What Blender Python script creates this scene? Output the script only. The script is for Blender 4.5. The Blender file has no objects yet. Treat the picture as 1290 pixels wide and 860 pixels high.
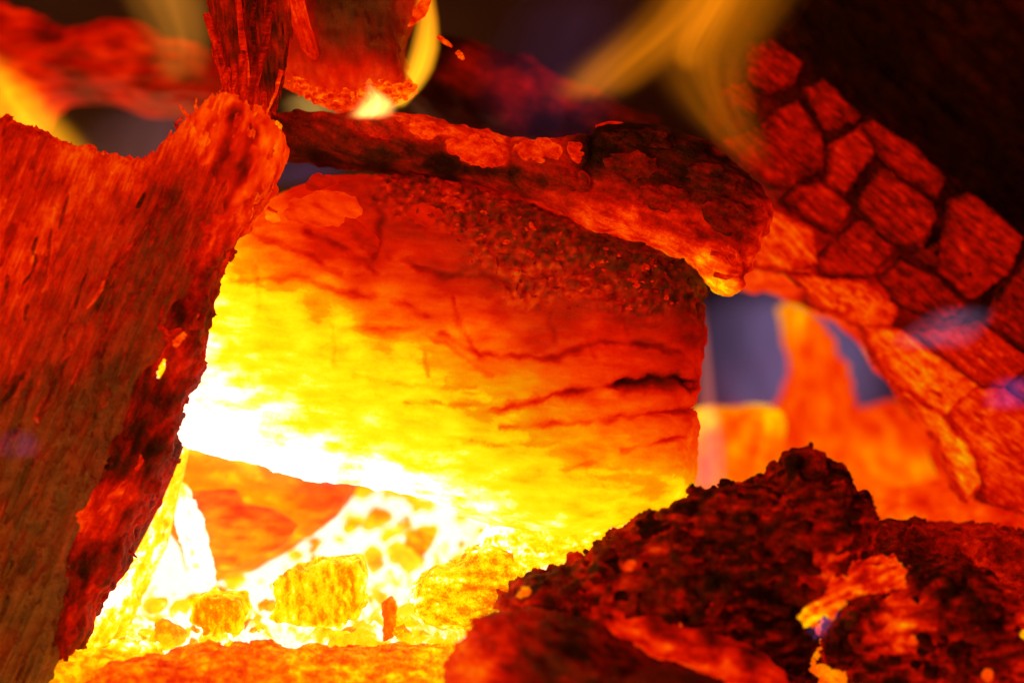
import bpy, bmesh, math, random
import numpy as np
from mathutils import Matrix, Vector

rng = np.random.default_rng(7)
random.seed(7)
scn = bpy.context.scene
col = scn.collection

# ------------------------------------------------------------------ camera, world, light, exposure
S = 0.40 / 1290.0            # metres per photo pixel at the focus distance
D0 = 0.62                    # focus distance (m)
FPX = D0 / S
TILT = math.radians(16)
CAM_LOC = Vector((0.0, -0.60, 0.325))
CAM_M = Matrix.Translation(CAM_LOC) @ Matrix.Rotation(math.radians(90) - TILT, 4, 'X')
cam_d = bpy.data.cameras.new('camera')
cam = bpy.data.objects.new('camera', cam_d)
col.objects.link(cam)
cam.matrix_world = CAM_M
cam_d.sensor_width = 36.0
cam_d.lens = 36.0 * FPX / 1290.0
cam_d.clip_start = 0.01
cam_d.clip_end = 50.0
cam_d.dof.use_dof = True
cam_d.dof.focus_distance = D0
cam_d.dof.aperture_fstop = 2.3
scn.camera = cam

world = bpy.data.worlds.new("World")
scn.world = world
world.use_nodes = True
bgn = world.node_tree.nodes['Background']
bgn.inputs['Color'].default_value = (0.10, 0.05, 0.06, 1)
bgn.inputs['Strength'].default_value = 0.01

def lamp(name, loc, energy, color, size):
    ld = bpy.data.lights.new(name, 'POINT')
    ld.energy = energy
    ld.color = color
    ld.shadow_soft_size = size
    o = bpy.data.objects.new(name, ld)
    o.location = loc
    col.objects.link(o)
    return o

def cam_pt(px, py, w):
    """photo pixel at depth w (photo-pixel units beyond the focus plane) -> world point"""
    k = (FPX + w) * S / FPX
    return CAM_M @ Vector(((px - 645) * k, (430 - py) * k, -(FPX + w) * S))

# the flames of the fire in front of the logs: one warm lamp above, one low
lamp('firelight', cam_pt(350, -500, -700), 0.40, (1.0, 0.26, 0.03), 0.10)
lamp('firelight', cam_pt(-300, 700, -700), 0.62, (1.0, 0.26, 0.025), 0.08)

scn.view_settings.view_transform = 'Standard'
scn.view_settings.look = 'None'
scn.view_settings.exposure = 0.0
scn.view_settings.gamma = 1.0
scn.render.engine = 'CYCLES'
scn.cycles.use_denoising = True
scn.cycles.max_bounces = 5
scn.cycles.diffuse_bounces = 2
scn.cycles.glossy_bounces = 2
scn.cycles.transparent_max_bounces = 24
scn.cycles.sample_clamp_indirect = 3.0
scn.cycles.volume_step_rate = 0.6

# ------------------------------------------------------------------ noise (numpy)
_P = rng.permutation(256).astype(np.int32)
_P = np.concatenate([_P, _P, _P])
_G = rng.normal(size=(256, 3)).astype(np.float32)
_G /= np.linalg.norm(_G, axis=1, keepdims=True)
_J = rng.random((256, 3)).astype(np.float32)

def perlin(x, y, z):
    x = np.asarray(x, np.float32); y = np.asarray(y, np.float32); z = np.asarray(z, np.float32)
    fx, fy, fz = np.floor(x), np.floor(y), np.floor(z)
    ix, iy, iz = fx.astype(np.int32) & 255, fy.astype(np.int32) & 255, fz.astype(np.int32) & 255
    x, y, z = x - fx, y - fy, z - fz
    u, v, w = (t * t * t * (t * (t * 6 - 15) + 10) for t in (x, y, z))
    out = 0
    for dx in (0, 1):
        a = _P[(ix + dx) & 255]
        wu = u if dx else 1 - u
        for dy in (0, 1):
            b = _P[a + ((iy + dy) & 255)]
            wv = wu * (v if dy else 1 - v)
            for dz in (0, 1):
                g = _G[_P[b + ((iz + dz) & 255)]]
                d = g[..., 0] * (x - dx) + g[..., 1] * (y - dy) + g[..., 2] * (z - dz)
                out = out + d * wv * (w if dz else 1 - w)
    return out * 1.5

def fbm(x, y, z, octv=3, seed=0.0, gain=0.5):
    o, a = 0, 1.0
    for i in range(octv):
        o = o + a * perlin(x + seed * 17.3 + i * 5.1, y + seed * 9.7, z - seed * 3.1)
        x, y, z = x * 2.03, y * 2.03, z * 2.03
        a *= gain
    return o

def worley(x, y, z):
    x = np.asarray(x, np.float32); y = np.asarray(y, np.float32); z = np.asarray(z, np.float32)
    fx, fy, fz = np.floor(x), np.floor(y), np.floor(z)
    ix, iy, iz = fx.astype(np.int32), fy.astype(np.int32), fz.astype(np.int32)
    x, y, z = x - fx, y - fy, z - fz
    best = np.full(x.shape, 9.0, np.float32)
    for dx in (-1, 0, 1):
        a = _P[(ix + dx) & 255]
        for dy in (-1, 0, 1):
            b = _P[a + ((iy + dy) & 255)]
            for dz in (-1, 0, 1):
                j = _J[_P[b + ((iz + dz) & 255)]]
                d = (j[..., 0] + dx - x) ** 2 + (j[..., 1] + dy - y) ** 2 + (j[..., 2] + dz - z) ** 2
                best = np.minimum(best, d)
    return np.sqrt(best)

def sstep(a, b, x):
    t = np.clip((x - a) / (b - a), 0, 1)
    return t * t * (3 - 2 * t)

# ------------------------------------------------------------------ distance fields (photo-pixel units: X right, Y down, W away)
def chaikin(p, n=2):
    p = np.asarray(p, float)
    for _ in range(n):
        q = np.roll(p, -1, 0)
        p = np.stack([.75 * p + .25 * q, .25 * p + .75 * q], 1).reshape(-1, 2)
    return p

def poly_sd(p, X, Y):
    X = np.asarray(X, np.float32); Y = np.asarray(Y, np.float32)
    d = np.full(np.broadcast(X, Y).shape, 1e12, np.float32)
    s = np.ones(d.shape, np.float32)
    n = len(p)
    for i in range(n):
        ax, ay = p[i]; bx, by = p[i - 1]
        ex, ey = bx - ax, by - ay
        wx, wy = X - ax, Y - ay
        t = np.clip((wx * ex + wy * ey) / max(ex * ex + ey * ey, 1e-9), 0, 1)
        d = np.minimum(d, (wx - ex * t) ** 2 + (wy - ey * t) ** 2)
        c1, c2, c3 = Y >= ay, Y < by, ex * wy > ey * wx
        flip = (c1 & c2 & c3) | (~c1 & ~c2 & ~c3)
        s = np.where(flip, -s, s)
    return s * np.sqrt(d)

def line_d(pts, X, Y):
    d = np.full(np.broadcast(X, Y).shape, 1e9, np.float32)
    for (ax, ay), (bx, by) in zip(pts[:-1], pts[1:]):
        ex, ey = bx - ax, by - ay
        t = np.clip(((X - ax) * ex + (Y - ay) * ey) / (ex * ex + ey * ey + 1e-9), 0, 1)
        d = np.minimum(d, (X - ax - ex * t) ** 2 + (Y - ay - ey * t) ** 2)
    return np.sqrt(d)

def slab_field(pts, T, r, wc=None, smooth=2):
    p = chaikin(pts, smooth)
    def f(X, Y, W):
        d2 = poly_sd(p, X[:, :, :1], Y[:, :, :1])
        c = 0.0 if wc is None else wc(X, Y)
        a = d2 + r
        b = np.abs(W - c) - T + r
        return np.minimum(np.maximum(a, b), 0) + np.sqrt(np.maximum(a, 0) ** 2 + np.maximum(b, 0) ** 2) - r
    lo = p.min(0); hi = p.max(0)
    return f, (lo[0], lo[1], hi[0], hi[1])

def capsule_chain(pts):
    """pts: (x, y, w, r) chained, smooth radius"""
    def f(X, Y, W):
        best = np.full(np.broadcast(X, Y, W).shape, 1e9, np.float32)
        for (ax, ay, aw, ar), (bx, by, bw, br) in zip(pts[:-1], pts[1:]):
            ex, ey, ew = bx - ax, by - ay, bw - aw
            t = np.clip(((X - ax) * ex + (Y - ay) * ey + (W - aw) * ew) / (ex * ex + ey * ey + ew * ew), 0, 1)
            d = np.sqrt((X - ax - ex * t) ** 2 + (Y - ay - ey * t) ** 2 + (W - aw - ew * t) ** 2) - (ar + (br - ar) * t)
            best = np.minimum(best, d)
        return best
    a = np.array(pts)
    lo = (a[:, :3] - a[:, 3:]).min(0); hi = (a[:, :3] + a[:, 3:]).max(0)
    return f, (lo[0], lo[1], hi[0], hi[1]), (lo[2], hi[2])

def blobs(lst, k=14.0):
    """smooth union of ellipsoids (x, y, w, rx, ry, rw)"""
    def f(X, Y, W):
        acc = 0
        for (x, y, w, rx, ry, rw) in lst:
            q = np.sqrt(((X - x) / rx) ** 2 + ((Y - y) / ry) ** 2 + ((W - w) / rw) ** 2)
            acc = acc + np.exp(-np.clip((q - 1) * min(rx, ry, rw) / k, -20, 30))
        return -k * np.log(np.maximum(acc, 1e-30))
    a = np.array(lst)
    lo = (a[:, :3] - a[:, 3:]).min(0); hi = (a[:, :3] + a[:, 3:]).max(0)
    return f, (lo[0], lo[1], hi[0], hi[1]), (lo[2], hi[2])

# ------------------------------------------------------------------ surface nets
_C = np.array([(i & 1, (i >> 1) & 1, (i >> 2) & 1) for i in range(8)])
_E = [(0, 1), (2, 3), (4, 5), (6, 7), (0, 2), (1, 3), (4, 6), (5, 7), (0, 4), (1, 5), (2, 6), (3, 7)]

def surface_nets(F):
    ins = F < 0
    nx, ny, nz = F.shape
    cnt = np.zeros((nx - 1, ny - 1, nz - 1), np.int8)
    for c in _C:
        cnt += ins[c[0]:nx - 1 + c[0], c[1]:ny - 1 + c[1], c[2]:nz - 1 + c[2]]
    act = (cnt > 0) & (cnt < 8)
    I, J, K = np.nonzero(act)
    idx = np.full(act.shape, -1, np.int64)
    idx[I, J, K] = np.arange(len(I))
    vals = np.stack([F[I + c[0], J + c[1], K + c[2]] for c in _C], 1)
    pos = np.zeros((len(I), 3)); n = np.zeros(len(I))
    for a, b in _E:
        va, vb = vals[:, a], vals[:, b]
        m = (va < 0) != (vb < 0)
        t = va / np.where(m, va - vb, 1)
        p = _C[a] + (_C[b] - _C[a]) * t[:, None]
        pos += p * m[:, None]; n += m
    V = pos / n[:, None] + np.stack([I, J, K], 1)
    quads = []
    for ax in range(3):
        sl_a = [slice(None)] * 3; sl_b = [slice(None)] * 3
        sl_a[ax] = slice(0, -1); sl_b[ax] = slice(1, None)
        ch = ins[tuple(sl_a)] != ins[tuple(sl_b)]
        P = np.stack(np.nonzero(ch), 1)
        o1, o2 = (ax + 1) % 3, (ax + 2) % 3
        ok = (P[:, o1] > 0) & (P[:, o2] > 0) & (P[:, o1] < F.shape[o1] - 1) & (P[:, o2] < F.shape[o2] - 1)
        P = P[ok]
        def g(d1, d2):
            q = P.copy(); q[:, o1] -= d1; q[:, o2] -= d2
            return idx[q[:, 0], q[:, 1], q[:, 2]]
        Q = np.stack([g(1, 1), g(0, 1), g(0, 0), g(1, 0)], 1)
        fl = ~ins[P[:, 0], P[:, 1], P[:, 2]]
        Q[fl] = Q[fl][:, ::-1]
        quads.append(Q)
    return V, np.concatenate(quads)

# ------------------------------------------------------------------ object helpers
def tag(o, label=None, cat=None, group=None, kind=None):
    if label: o['label'] = label
    if cat: o['category'] = cat
    if group: o['group'] = group
    if kind: o['kind'] = kind
    return o

def empty(name, px, py, w, label, cat, group=None):
    o = bpy.data.objects.new(name, None)
    o.empty_display_size = 0.01
    o.location = cam_pt(px, py, w)
    col.objects.link(o)
    return tag(o, label, cat, group)

_CAM_NP = np.array(CAM_M)

def to_world(V, w0):
    """V: (X, Y, W) photo pixels with W measured from depth w0"""
    k = (FPX + w0) * S / FPX
    c = np.stack([(V[:, 0] - 645) * k, (430 - V[:, 1]) * k, -((FPX + w0) * S + V[:, 2] * k)], 1)
    return c @ _CAM_NP[:3, :3].T + _CAM_NP[:3, 3]

def mesh_object(name, Vw, faces, mat, parent=None, attrs=None, vattrs=None, smooth=True):
    org = np.array(parent.matrix_basis.translation) if parent is not None else Vw.mean(0)
    if parent is None:
        org[2] = Vw[:, 2].min()
    elif parent.parent is not None:
        org = org + np.array(parent.parent.location)
    Q = np.asarray(faces, np.int32)
    me = bpy.data.meshes.new(name)
    me.vertices.add(len(Vw)); me.vertices.foreach_set('co', (Vw - org).astype(np.float32).ravel())
    n, s = Q.shape
    me.loops.add(n * s); me.loops.foreach_set('vertex_index', Q.ravel())
    me.polygons.add(n)
    me.polygons.foreach_set('loop_start', np.arange(n, dtype=np.int32) * s)
    me.polygons.foreach_set('loop_total', np.full(n, s, np.int32))
    me.polygons.foreach_set('use_smooth', np.full(n, smooth, bool))
    for k, a in (attrs or {}).items():
        at = me.attributes.new(k, 'FLOAT', 'POINT')
        at.data.foreach_set('value', np.asarray(a, np.float32))
    for k, a in (vattrs or {}).items():
        at = me.attributes.new(k, 'FLOAT_VECTOR', 'POINT')
        at.data.foreach_set('vector', np.asarray(a, np.float32).ravel())
    me.update(calc_edges=True)
    if mat: me.materials.append(mat)
    o = bpy.data.objects.new(name, me)
    col.objects.link(o)
    if parent is not None:
        o.parent = parent
    else:
        o.location = Vector(org)
    return o

def field_of(ctrl, power=3.0, eps=14.0):
    """temperature at a point of the thing, from values known at points on it"""
    if not isinstance(ctrl, (list, tuple)):
        return lambda x, y: np.full(len(x), float(ctrl))
    a = np.array(ctrl, float)
    def f(x, y):
        d = np.sqrt((x[:, None] - a[None, :, 0]) ** 2 + (y[:, None] - a[None, :, 1]) ** 2 + eps * eps)
        w = d ** -power
        return (w * a[None, :, 2]).sum(1) / w.sum(1)
    return f

def solid(name, fld, mat, w0=0.0, h=2.5, disp=None, amp=8.0, heat=0.4, ash=0.0, grain=0.0,
          hnoise=0.05, hscale=28.0, extra=None, parent=None, wr=None, T=None, warm=0.0, seed=0.0):
    f, bb = fld[0], fld[1]
    w_lo, w_hi = fld[2] if len(fld) > 2 else (-T, T)
    if wr is not None: w_lo, w_hi = wr
    m = amp + 3 * h
    xs = np.arange(bb[0] - m, bb[2] + m + h, h, dtype=np.float32)
    ys = np.arange(bb[1] - m, bb[3] + m + h, h, dtype=np.float32)
    ws = np.arange(w_lo - m, w_hi + m + h, h, dtype=np.float32)
    # stay near the picture: nothing of these pieces is needed far outside it
    X, Y, W = xs[:, None, None], ys[None, :, None], ws[None, None, :]
    F = np.array(np.broadcast_to(f(X, Y, W), (len(xs), len(ys), len(ws))), np.float32)
    F[[0, -1]] = np.maximum(F[[0, -1]], h); F[:, [0, -1]] = np.maximum(F[:, [0, -1]], h); F[:, :, [0, -1]] = np.maximum(F[:, :, [0, -1]], h)
    if disp is not None:
        kmax = int(len(ws) * 0.72)
        I, J, K = np.nonzero(np.abs(F[:, :, :kmax]) < amp + 2 * h)
        F[I, J, K] += disp(xs[I], ys[J], ws[K]) * sstep(0.72, 0.6, K / len(ws))
        F[[0, -1]] = np.maximum(F[[0, -1]], h); F[:, [0, -1]] = np.maximum(F[:, [0, -1]], h); F[:, :, [0, -1]] = np.maximum(F[:, :, [0, -1]], h)
    V, Q = surface_nets(F)
    V = V * h + np.array([xs[0], ys[0], ws[0]])
    x, y, w = V.T
    H = field_of(heat)(x, y)
    H = H + warm * sstep(.64, .78, H) * (1 - sstep(.87, .95, H))
    c, s = math.cos(math.radians(grain)), math.sin(math.radians(grain))
    al, ac = x * c + y * s, -x * s + y * c
    if hnoise:
        H = H + hnoise * fbm(al / hscale / 2.5, ac / hscale, w / hscale, 3, seed + 3.3)
    if extra is not None:
        H = H + extra(x, y, w)
    A = field_of(ash)(x, y)
    # local dents, from the mesh: pieces stand proud of hollows
    return mesh_object(name, to_world(V, w0), Q, mat, parent, {'temper': H, 'ash': A}, {'grain': np.stack([al, ac, w], 1)})

def cracks(o, lines, x, y, k, wk):
    """adds wandering cracks of uneven depth and width; lines: (points, depth, width)"""
    if not lines: return o
    o = np.array(o, np.float32)
    for pts, dep, wid in lines:
        a = np.array(pts); m = wid * 3 * wk + 10
        i = np.nonzero((x > a[:, 0].min() - m) & (x < a[:, 0].max() + m) & (y > a[:, 1].min() - m) & (y < a[:, 1].max() + m))[0]
        if not len(i): continue
        xi, yi = x[i], y[i]
        z = 0 * xi
        v = np.clip(.75 + .9 * perlin(xi / 34 + dep, yi / 34, z), .15, 1.5)
        dd = line_d(pts, xi + 4 * perlin(xi / 16, yi / 16, z) + 1.5 * perlin(xi / 5, yi / 5, z), yi + 4 * perlin(xi / 16 + 9, yi / 16, z) + 1.5 * perlin(xi / 5, yi / 5 + 4, z))
        o[i] += k * dep * v * np.exp(-(dd / (wid * wk * (.6 + .5 * v))) ** 2)
    return o

def rough(scale, a, octv=3, seed=0.0, grain=0.0, stretch=1.0, crumb=None, lines=(), ridge=0.0):
    c, s = math.cos(math.radians(grain)), math.sin(math.radians(grain))
    def d(x, y, w):
        al, ac = x * c + y * s, -x * s + y * c
        o = a * fbm(al / scale / stretch, ac / scale, w / scale, octv, seed)
        if ridge:
            o = o + ridge * (np.abs(fbm(al / (scale * stretch * 1.7), ac / (scale * .45), w / (scale * .45), 2, seed + 5)) * 2 - .6)
        if crumb:
            o = o + crumb[1] * (worley(x / crumb[0], y / crumb[0], w / crumb[0]) - .45)
            if len(crumb) > 2:
                q = crumb[0] / 2.3
                o = o + crumb[2] * (worley(x / q + 7, y / q, w / q) - .45)
        return cracks(o, lines, x, y, 1.0, 1.0)
    return d

def crack_heat(lines, k):
    def e(x, y, w):
        return cracks(0 * x, lines, x, y, k / 8.0, 1.25)
    return e

def edge_heat(pts, k, wid, smooth=1):
    p = chaikin(pts, smooth)
    def e(x, y, w):
        n = 5 * perlin(x / 9, y / 9, w * 0 + 3)
        return k * sstep(-wid, 0, poly_sd(p, x, y) + n)
    return e

def add(*fs):
    return lambda x, y, w: sum(f(x, y, w) for f in fs)

def tube(name, pts, mat, heat=0.5, parent=None, ash=0.0, sides=7, sub=4, jag=0.12):
    """a tapered splinter; pts: (px, py, w, r)"""
    P = np.array(pts, float)
    t = np.linspace(0, len(P) - 1, (len(P) - 1) * sub + 1)
    P = np.stack([np.interp(t, np.arange(len(P)), P[:, i]) for i in range(4)], 1)
    n = len(P)
    T = np.gradient(P[:, :3], axis=0); T /= np.linalg.norm(T, axis=1, keepdims=True) + 1e-9
    up = np.array([0, 0, 1.0])
    A = np.cross(T, up); A /= np.linalg.norm(A, axis=1, keepdims=True) + 1e-9
    B = np.cross(T, A)
    ph = np.arange(sides) / sides * 2 * math.pi
    R = P[:, 3][:, None] * (1 + jag * rng.normal(size=(n, sides)))
    V = P[:, None, :3] + R[..., None] * (np.cos(ph)[None, :, None] * A[:, None] + np.sin(ph)[None, :, None] * B[:, None])
    V = V.reshape(-1, 3)
    q = [(i * sides + j, i * sides + (j + 1) % sides, (i + 1) * sides + (j + 1) % sides, (i + 1) * sides + j) for i in range(n - 1) for j in range(sides)]
    V = np.vstack([V, P[:1, :3], P[-1:, :3]])
    a, b = len(V) - 2, len(V) - 1
    q += [(a, (j + 1) % sides, j, a) for j in range(0)]
    for j in range(sides):
        j2 = (j + 1) % sides
        q.append((a, j2, j, j)) if False else None
    # caps as fans of quads (pairs of sides)
    for j in range(0, sides - 1, 2):
        j2, j3 = (j + 1) % sides, (j + 2) % sides
        q.append((a, j3, j2, j))
        q.append((b, (n - 1) * sides + j, (n - 1) * sides + j2, (n - 1) * sides + j3))
    if callable(heat):
        H = heat(V)
    else:
        tt = np.concatenate([np.repeat(np.linspace(0, 1, n), sides), [0, 1]])
        h0, h1 = heat if isinstance(heat, tuple) else (heat, heat)
        H = h0 + (h1 - h0) * tt + 0.05 * rng.normal(size=len(tt))
    return mesh_object(name, to_world(V, 0), q, mat, parent, {'temper': H, 'ash': np.full(len(V), ash)}, {'grain': V})

# ------------------------------------------------------------------ materials
def L(r, g, b):
    f = lambda c: (c / 255 / 12.92) if c <= 10 else ((c / 255 + .055) / 1.055) ** 2.4
    return (f(r), f(g), f(b), 1)

# what glowing charcoal gives off, from cold to white hot
HEAT = [(0.00, L(3, 0, 0)), (0.12, L(24, 1, 0)), (0.22, L(64, 3, 0)), (0.33, L(120, 5, 0)), (0.43, L(176, 9, 0)),
        (0.52, L(222, 22, 0)), (0.60, L(250, 58, 0)), (0.68, L(255, 100, 0)), (0.76, L(255, 150, 0)),
        (0.80, (1, .41, .0005, 1)), (0.84, (1, .385, .0008, 1)), (0.88, (1, .36, .001, 1)), (0.92, (1, .34, .003, 1)), (0.95, (1, .35, .06, 1)), (0.985, (1, .39, .26, 1)), (1.0, (1, .42, .29, 1))]

class NT:
    def __init__(self, m):
        self.t = m.node_tree
        self.t.nodes.clear()
    def n(self, typ, **kw):
        n = self.t.nodes.new(typ)
        for k, v in kw.items():
            if k == 'ins':
                for kk, vv in v.items():
                    if isinstance(vv, bpy.types.NodeSocket): self.t.links.new(vv, n.inputs[kk])
                    else: n.inputs[kk].default_value = vv
            else: setattr(n, k, v)
        return n
    def math(self, op, a, b=None, c=None, clamp=False):
        n = self.n('ShaderNodeMath', operation=op, use_clamp=clamp)
        for i, v in enumerate((a, b, c)):
            if v is None: continue
            if isinstance(v, bpy.types.NodeSocket): self.t.links.new(v, n.inputs[i])
            else: n.inputs[i].default_value = v
        return n.outputs[0]
    def ramp(self, fac, stops, interp='LINEAR'):
        r = self.n('ShaderNodeValToRGB', ins={'Fac': fac})
        r.color_ramp.interpolation = interp
        e = r.color_ramp.elements
        while len(e) < len(stops): e.new(0.5)
        for el, (p, c) in zip(e, stops):
            el.position = p
        for el, (p, c) in zip(e, stops):
            el.color = c
        return r.outputs['Color']

def ember_mat(name, along=40.0, across=5.0, amp=0.07, spot=14.0, amp2=0.06, bump=0.6, char=(0.014, 0.010, 0.009), ashc=(0.28, 0.20, 0.15), fleck=0.0):
    m = bpy.data.materials.new(name)
    m.use_nodes = True
    t = NT(m)
    heat = t.n('ShaderNodeAttribute', attribute_name='temper').outputs['Fac']
    ash = t.n('ShaderNodeAttribute', attribute_name='ash').outputs['Fac']
    gr = t.n('ShaderNodeAttribute', attribute_name='grain').outputs['Vector']
    v1 = t.n('ShaderNodeVectorMath', operation='MULTIPLY', ins={0: gr, 1: (1 / along, 1 / across, 1 / across)}).outputs[0]
    n1 = t.n('ShaderNodeTexNoise', ins={'Vector': v1, 'Scale': 1.0, 'Detail': 5.0, 'Roughness': 0.6, 'Distortion': 0.4}).outputs['Fac']
    v2 = t.n('ShaderNodeVectorMath', operation='SCALE', ins={0: gr, 'Scale': 1 / spot}).outputs[0]
    n2 = t.n('ShaderNodeTexNoise', ins={'Vector': v2, 'Scale': 1.0, 'Detail': 4.0, 'Roughness': 0.65}).outputs['Fac']
    n3 = t.n('ShaderNodeTexNoise', ins={'Vector': v2, 'Scale': 4.0, 'Detail': 3.0, 'Roughness': 0.7}).outputs['Fac']
    a = t.math('MULTIPLY_ADD', t.math('SUBTRACT', n1, 0.5), amp * 2.4, heat)
    a = t.math('MULTIPLY_ADD', t.math('SUBTRACT', n2, 0.5), amp2 * 2.4, a)
    a = t.math('MULTIPLY_ADD', t.math('SUBTRACT', n3, 0.5), amp2 * 1.2, a)
    am = t.math('MULTIPLY', ash, t.math('MULTIPLY_ADD', n2, 1.6, 0.1), clamp=True)
    em = t.ramp(t.math('MULTIPLY', a, 1.0, clamp=True), HEAT)
    # white hot: far brighter than the sensor takes, still an orange light
    st = t.n('ShaderNodeMapRange', ins={'Value': a, 'From Min': 0.78, 'From Max': 1.0, 'To Min': 1.0, 'To Max': 4.0}).outputs[0]
    st = t.math('MULTIPLY', st, t.math('MULTIPLY_ADD', am, -0.8, 1.0))
    base = t.n('ShaderNodeMix', data_type='RGBA', ins={'Factor': am, 'A': (*char, 1), 'B': (*ashc, 1)}).outputs['Result']
    hgt = t.math('MULTIPLY_ADD', n1, 0.7, t.math('MULTIPLY_ADD', n3, 0.35, t.math('MULTIPLY', n2, 0.5)))
    bp = t.n('ShaderNodeBump', ins={'Height': hgt, 'Strength': bump, 'Distance': 0.0035}).outputs[0]
    p = t.n('ShaderNodeBsdfPrincipled', ins={'Base Color': base, 'Roughness': 0.85, 'Normal': bp, 'Emission Color': em, 'Emission Strength': st})
    p.inputs['Specular IOR Level'].default_value = 0.25
    out = t.n('ShaderNodeOutputMaterial', ins={'Surface': p.outputs[0]})
    m.cycles.emission_sampling = 'NONE'
    return m

M_wood = ember_mat('glowing_wood', 40, 9, 0.028, 16, 0.027, 0.5)
M_fibre = ember_mat('fibrous_wood', 70, 3.6, 0.17, 16, 0.08, 1.0, ashc=(0.34, 0.24, 0.15))
M_char = ember_mat('charcoal', 34, 5, 0.09, 14, 0.10, 0.9, ashc=(0.22, 0.12, 0.08))
M_crumb = ember_mat('crumbly_charcoal', 14, 12, 0.08, 9, 0.14, 1.0, ashc=(0.26, 0.16, 0.11))
M_coal = ember_mat('hot_coal', 18, 8, 0.06, 12, 0.09, 0.6)
M_block = ember_mat('char_block', 64, 4.2, 0.15, 20, 0.05, 1.0, ashc=(0.22, 0.12, 0.08))
M_soot = ember_mat('soot', 60, 60, 0.03, 40, 0.03, 0.8, char=(0.018, 0.014, 0.014))

# ------------------------------------------------------------------ the setting: ground, back wall, bed of embers
def sheet(name, x0, x1, y0, y1, z, n, heatf, mat, kind, bump=0.012, mask=None):
    xs = np.linspace(x0, x1, n[0]); ys = np.linspace(y0, y1, n[1])
    X, Y = np.meshgrid(xs, ys, indexing='ij')
    x, y = X.ravel(), Y.ravel()
    zz = z(x, y)
    V = np.stack([x, y, zz], 1)
    i, j = np.meshgrid(np.arange(n[0] - 1), np.arange(n[1] - 1), indexing='ij')
    i, j = i.ravel(), j.ravel()
    q = np.stack([i * n[1] + j, (i + 1) * n[1] + j, (i + 1) * n[1] + j + 1, i * n[1] + j + 1], 1)
    o = mesh_object(name, V, q, mat, None, {'temper': heatf(V), 'ash': np.full(len(V), 0.25)}, {'grain': V / S})
    o['kind'] = kind
    return o

sheet('ground', -3, 3, -1.5, 3, lambda x, y: -0.012 + 0 * x, (12, 12), lambda V: np.full(len(V), 0.02), M_soot, 'structure')

def wall():
    n = (90, 60)
    xs = np.linspace(-1.4, 1.4, n[0]); zs = np.linspace(-0.02, 1.3, n[1])
    X, Z = np.meshgrid(xs, zs, indexing='ij')
    x, z = X.ravel(), Z.ravel()
    y = 0.52 + 0.02 * fbm(x * 9, z * 9, 0 * x, 4, 2) - 0.35 * np.maximum(np.abs(x) - 0.8, 0)
    V = np.stack([x, y, z], 1)
    i, j = np.meshgrid(np.arange(n[0] - 1), np.arange(n[1] - 1), indexing='ij')
    i, j = i.ravel(), j.ravel()
    q = np.stack([i * n[1] + j, (i + 1) * n[1] + j, (i + 1) * n[1] + j + 1, i * n[1] + j + 1], 1)
    o = mesh_object('back_wall', V, q, M_soot, None, {'temper': np.full(len(V), 0.05), 'ash': np.full(len(V), 0.1)}, {'grain': V / S})
    o['kind'] = 'structure'
wall()

def px_of(V):
    c = (V - _CAM_NP[:3, 3]) @ _CAM_NP[:3, :3]
    d = -c[:, 2]
    return 645 + c[:, 0] / d * FPX, 430 - c[:, 1] / d * FPX, d / S - FPX

# hot spots of the bed, as places on the bed itself (photo pixel, depth follows from the bed)
BED = [(60, 860, .8), (130, 760, 1.02), (230, 700, 1.05), (180, 830, .82), (270, 740, 1.08), (330, 745, 1.05), (340, 800, .95), (430, 700, 1.08),
       (480, 640, 1.08), (560, 620, 1.08), (620, 640, 1.05), (640, 680, .95), (700, 680, .88), (780, 660, .88), (430, 800, .86), (520, 790, .9),
       (560, 740, .95), (620, 760, .84), (860, 640, .8), (900, 600, .7), (1000, 680, .62), (1080, 660, .62), (1150, 670, .6), (1180, 690, .55),
       (1230, 690, .5), (1280, 700, .5), (1240, 660, .6), (1100, 720, .5), (900, 760, .45), (1000, 820, .6), (1200, 820, .4), (1290, 840, .4), (700, 800, .5),
       (700, 450, .1), (880, 470, .08), (950, 480, .06), (1010, 480, .06), (1100, 480, .08), (1250, 520, .2), (940, 540, .3), (-200, 800, .5), (1500, 750, .3), (300, 600, .8), (645, 300, .3)]
_bed = field_of(BED, 3.0, 20)
def bed_heat(V):
    x, y, w = px_of(V)
    h = _bed(np.clip(x, -400, 1700), np.clip(y, 300, 950))
    r = V / S
    n = fbm(r[:, 0] / 26, r[:, 1] / 26, r[:, 2] / 26, 3, 4)
    fall = sstep(0.55, 0.36, np.abs(V[:, 0])) 
    c = worley(r[:, 0] / 22, r[:, 1] / 22, 0 * r[:, 0]) + .6 * worley(r[:, 0] / 9, r[:, 1] / 9, 0 * r[:, 0])
    return (h + 0.10 * n + 0.22 * (c - .62)) * fall
def bed_z(x, y):
    r = 1 / S
    lf = sstep(0.13, 0.05, x) * sstep(-0.40, -0.25, x)
    heap = 0.018 * sstep(0.42, 0.05, np.abs(x)) * sstep(-0.30, -0.05, y) * sstep(0.5, 0.2, y)
    heap = heap + lf * (0.024 * sstep(-0.065, -0.022, y) + 0.018 * sstep(0.0, 0.12, y) * sstep(-0.12, -0.06, x)) * sstep(0.5, 0.3, y)
    n = fbm(x * r / 42, y * r / 42, 0 * x, 3, 9)
    c = worley(x * r / 22, y * r / 22, 0 * x) + .6 * worley(x * r / 9, y * r / 9, 0 * x)
    edge = sstep(0.6, 0.45, np.abs(x))
    return -0.02 + edge * (0.022 + heap + 0.010 * n - 0.009 * c)
sheet('ember_bed', -0.62, 0.62, -0.30, 0.50, bed_z, (440, 300), bed_heat, M_coal, 'stuff')

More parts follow.
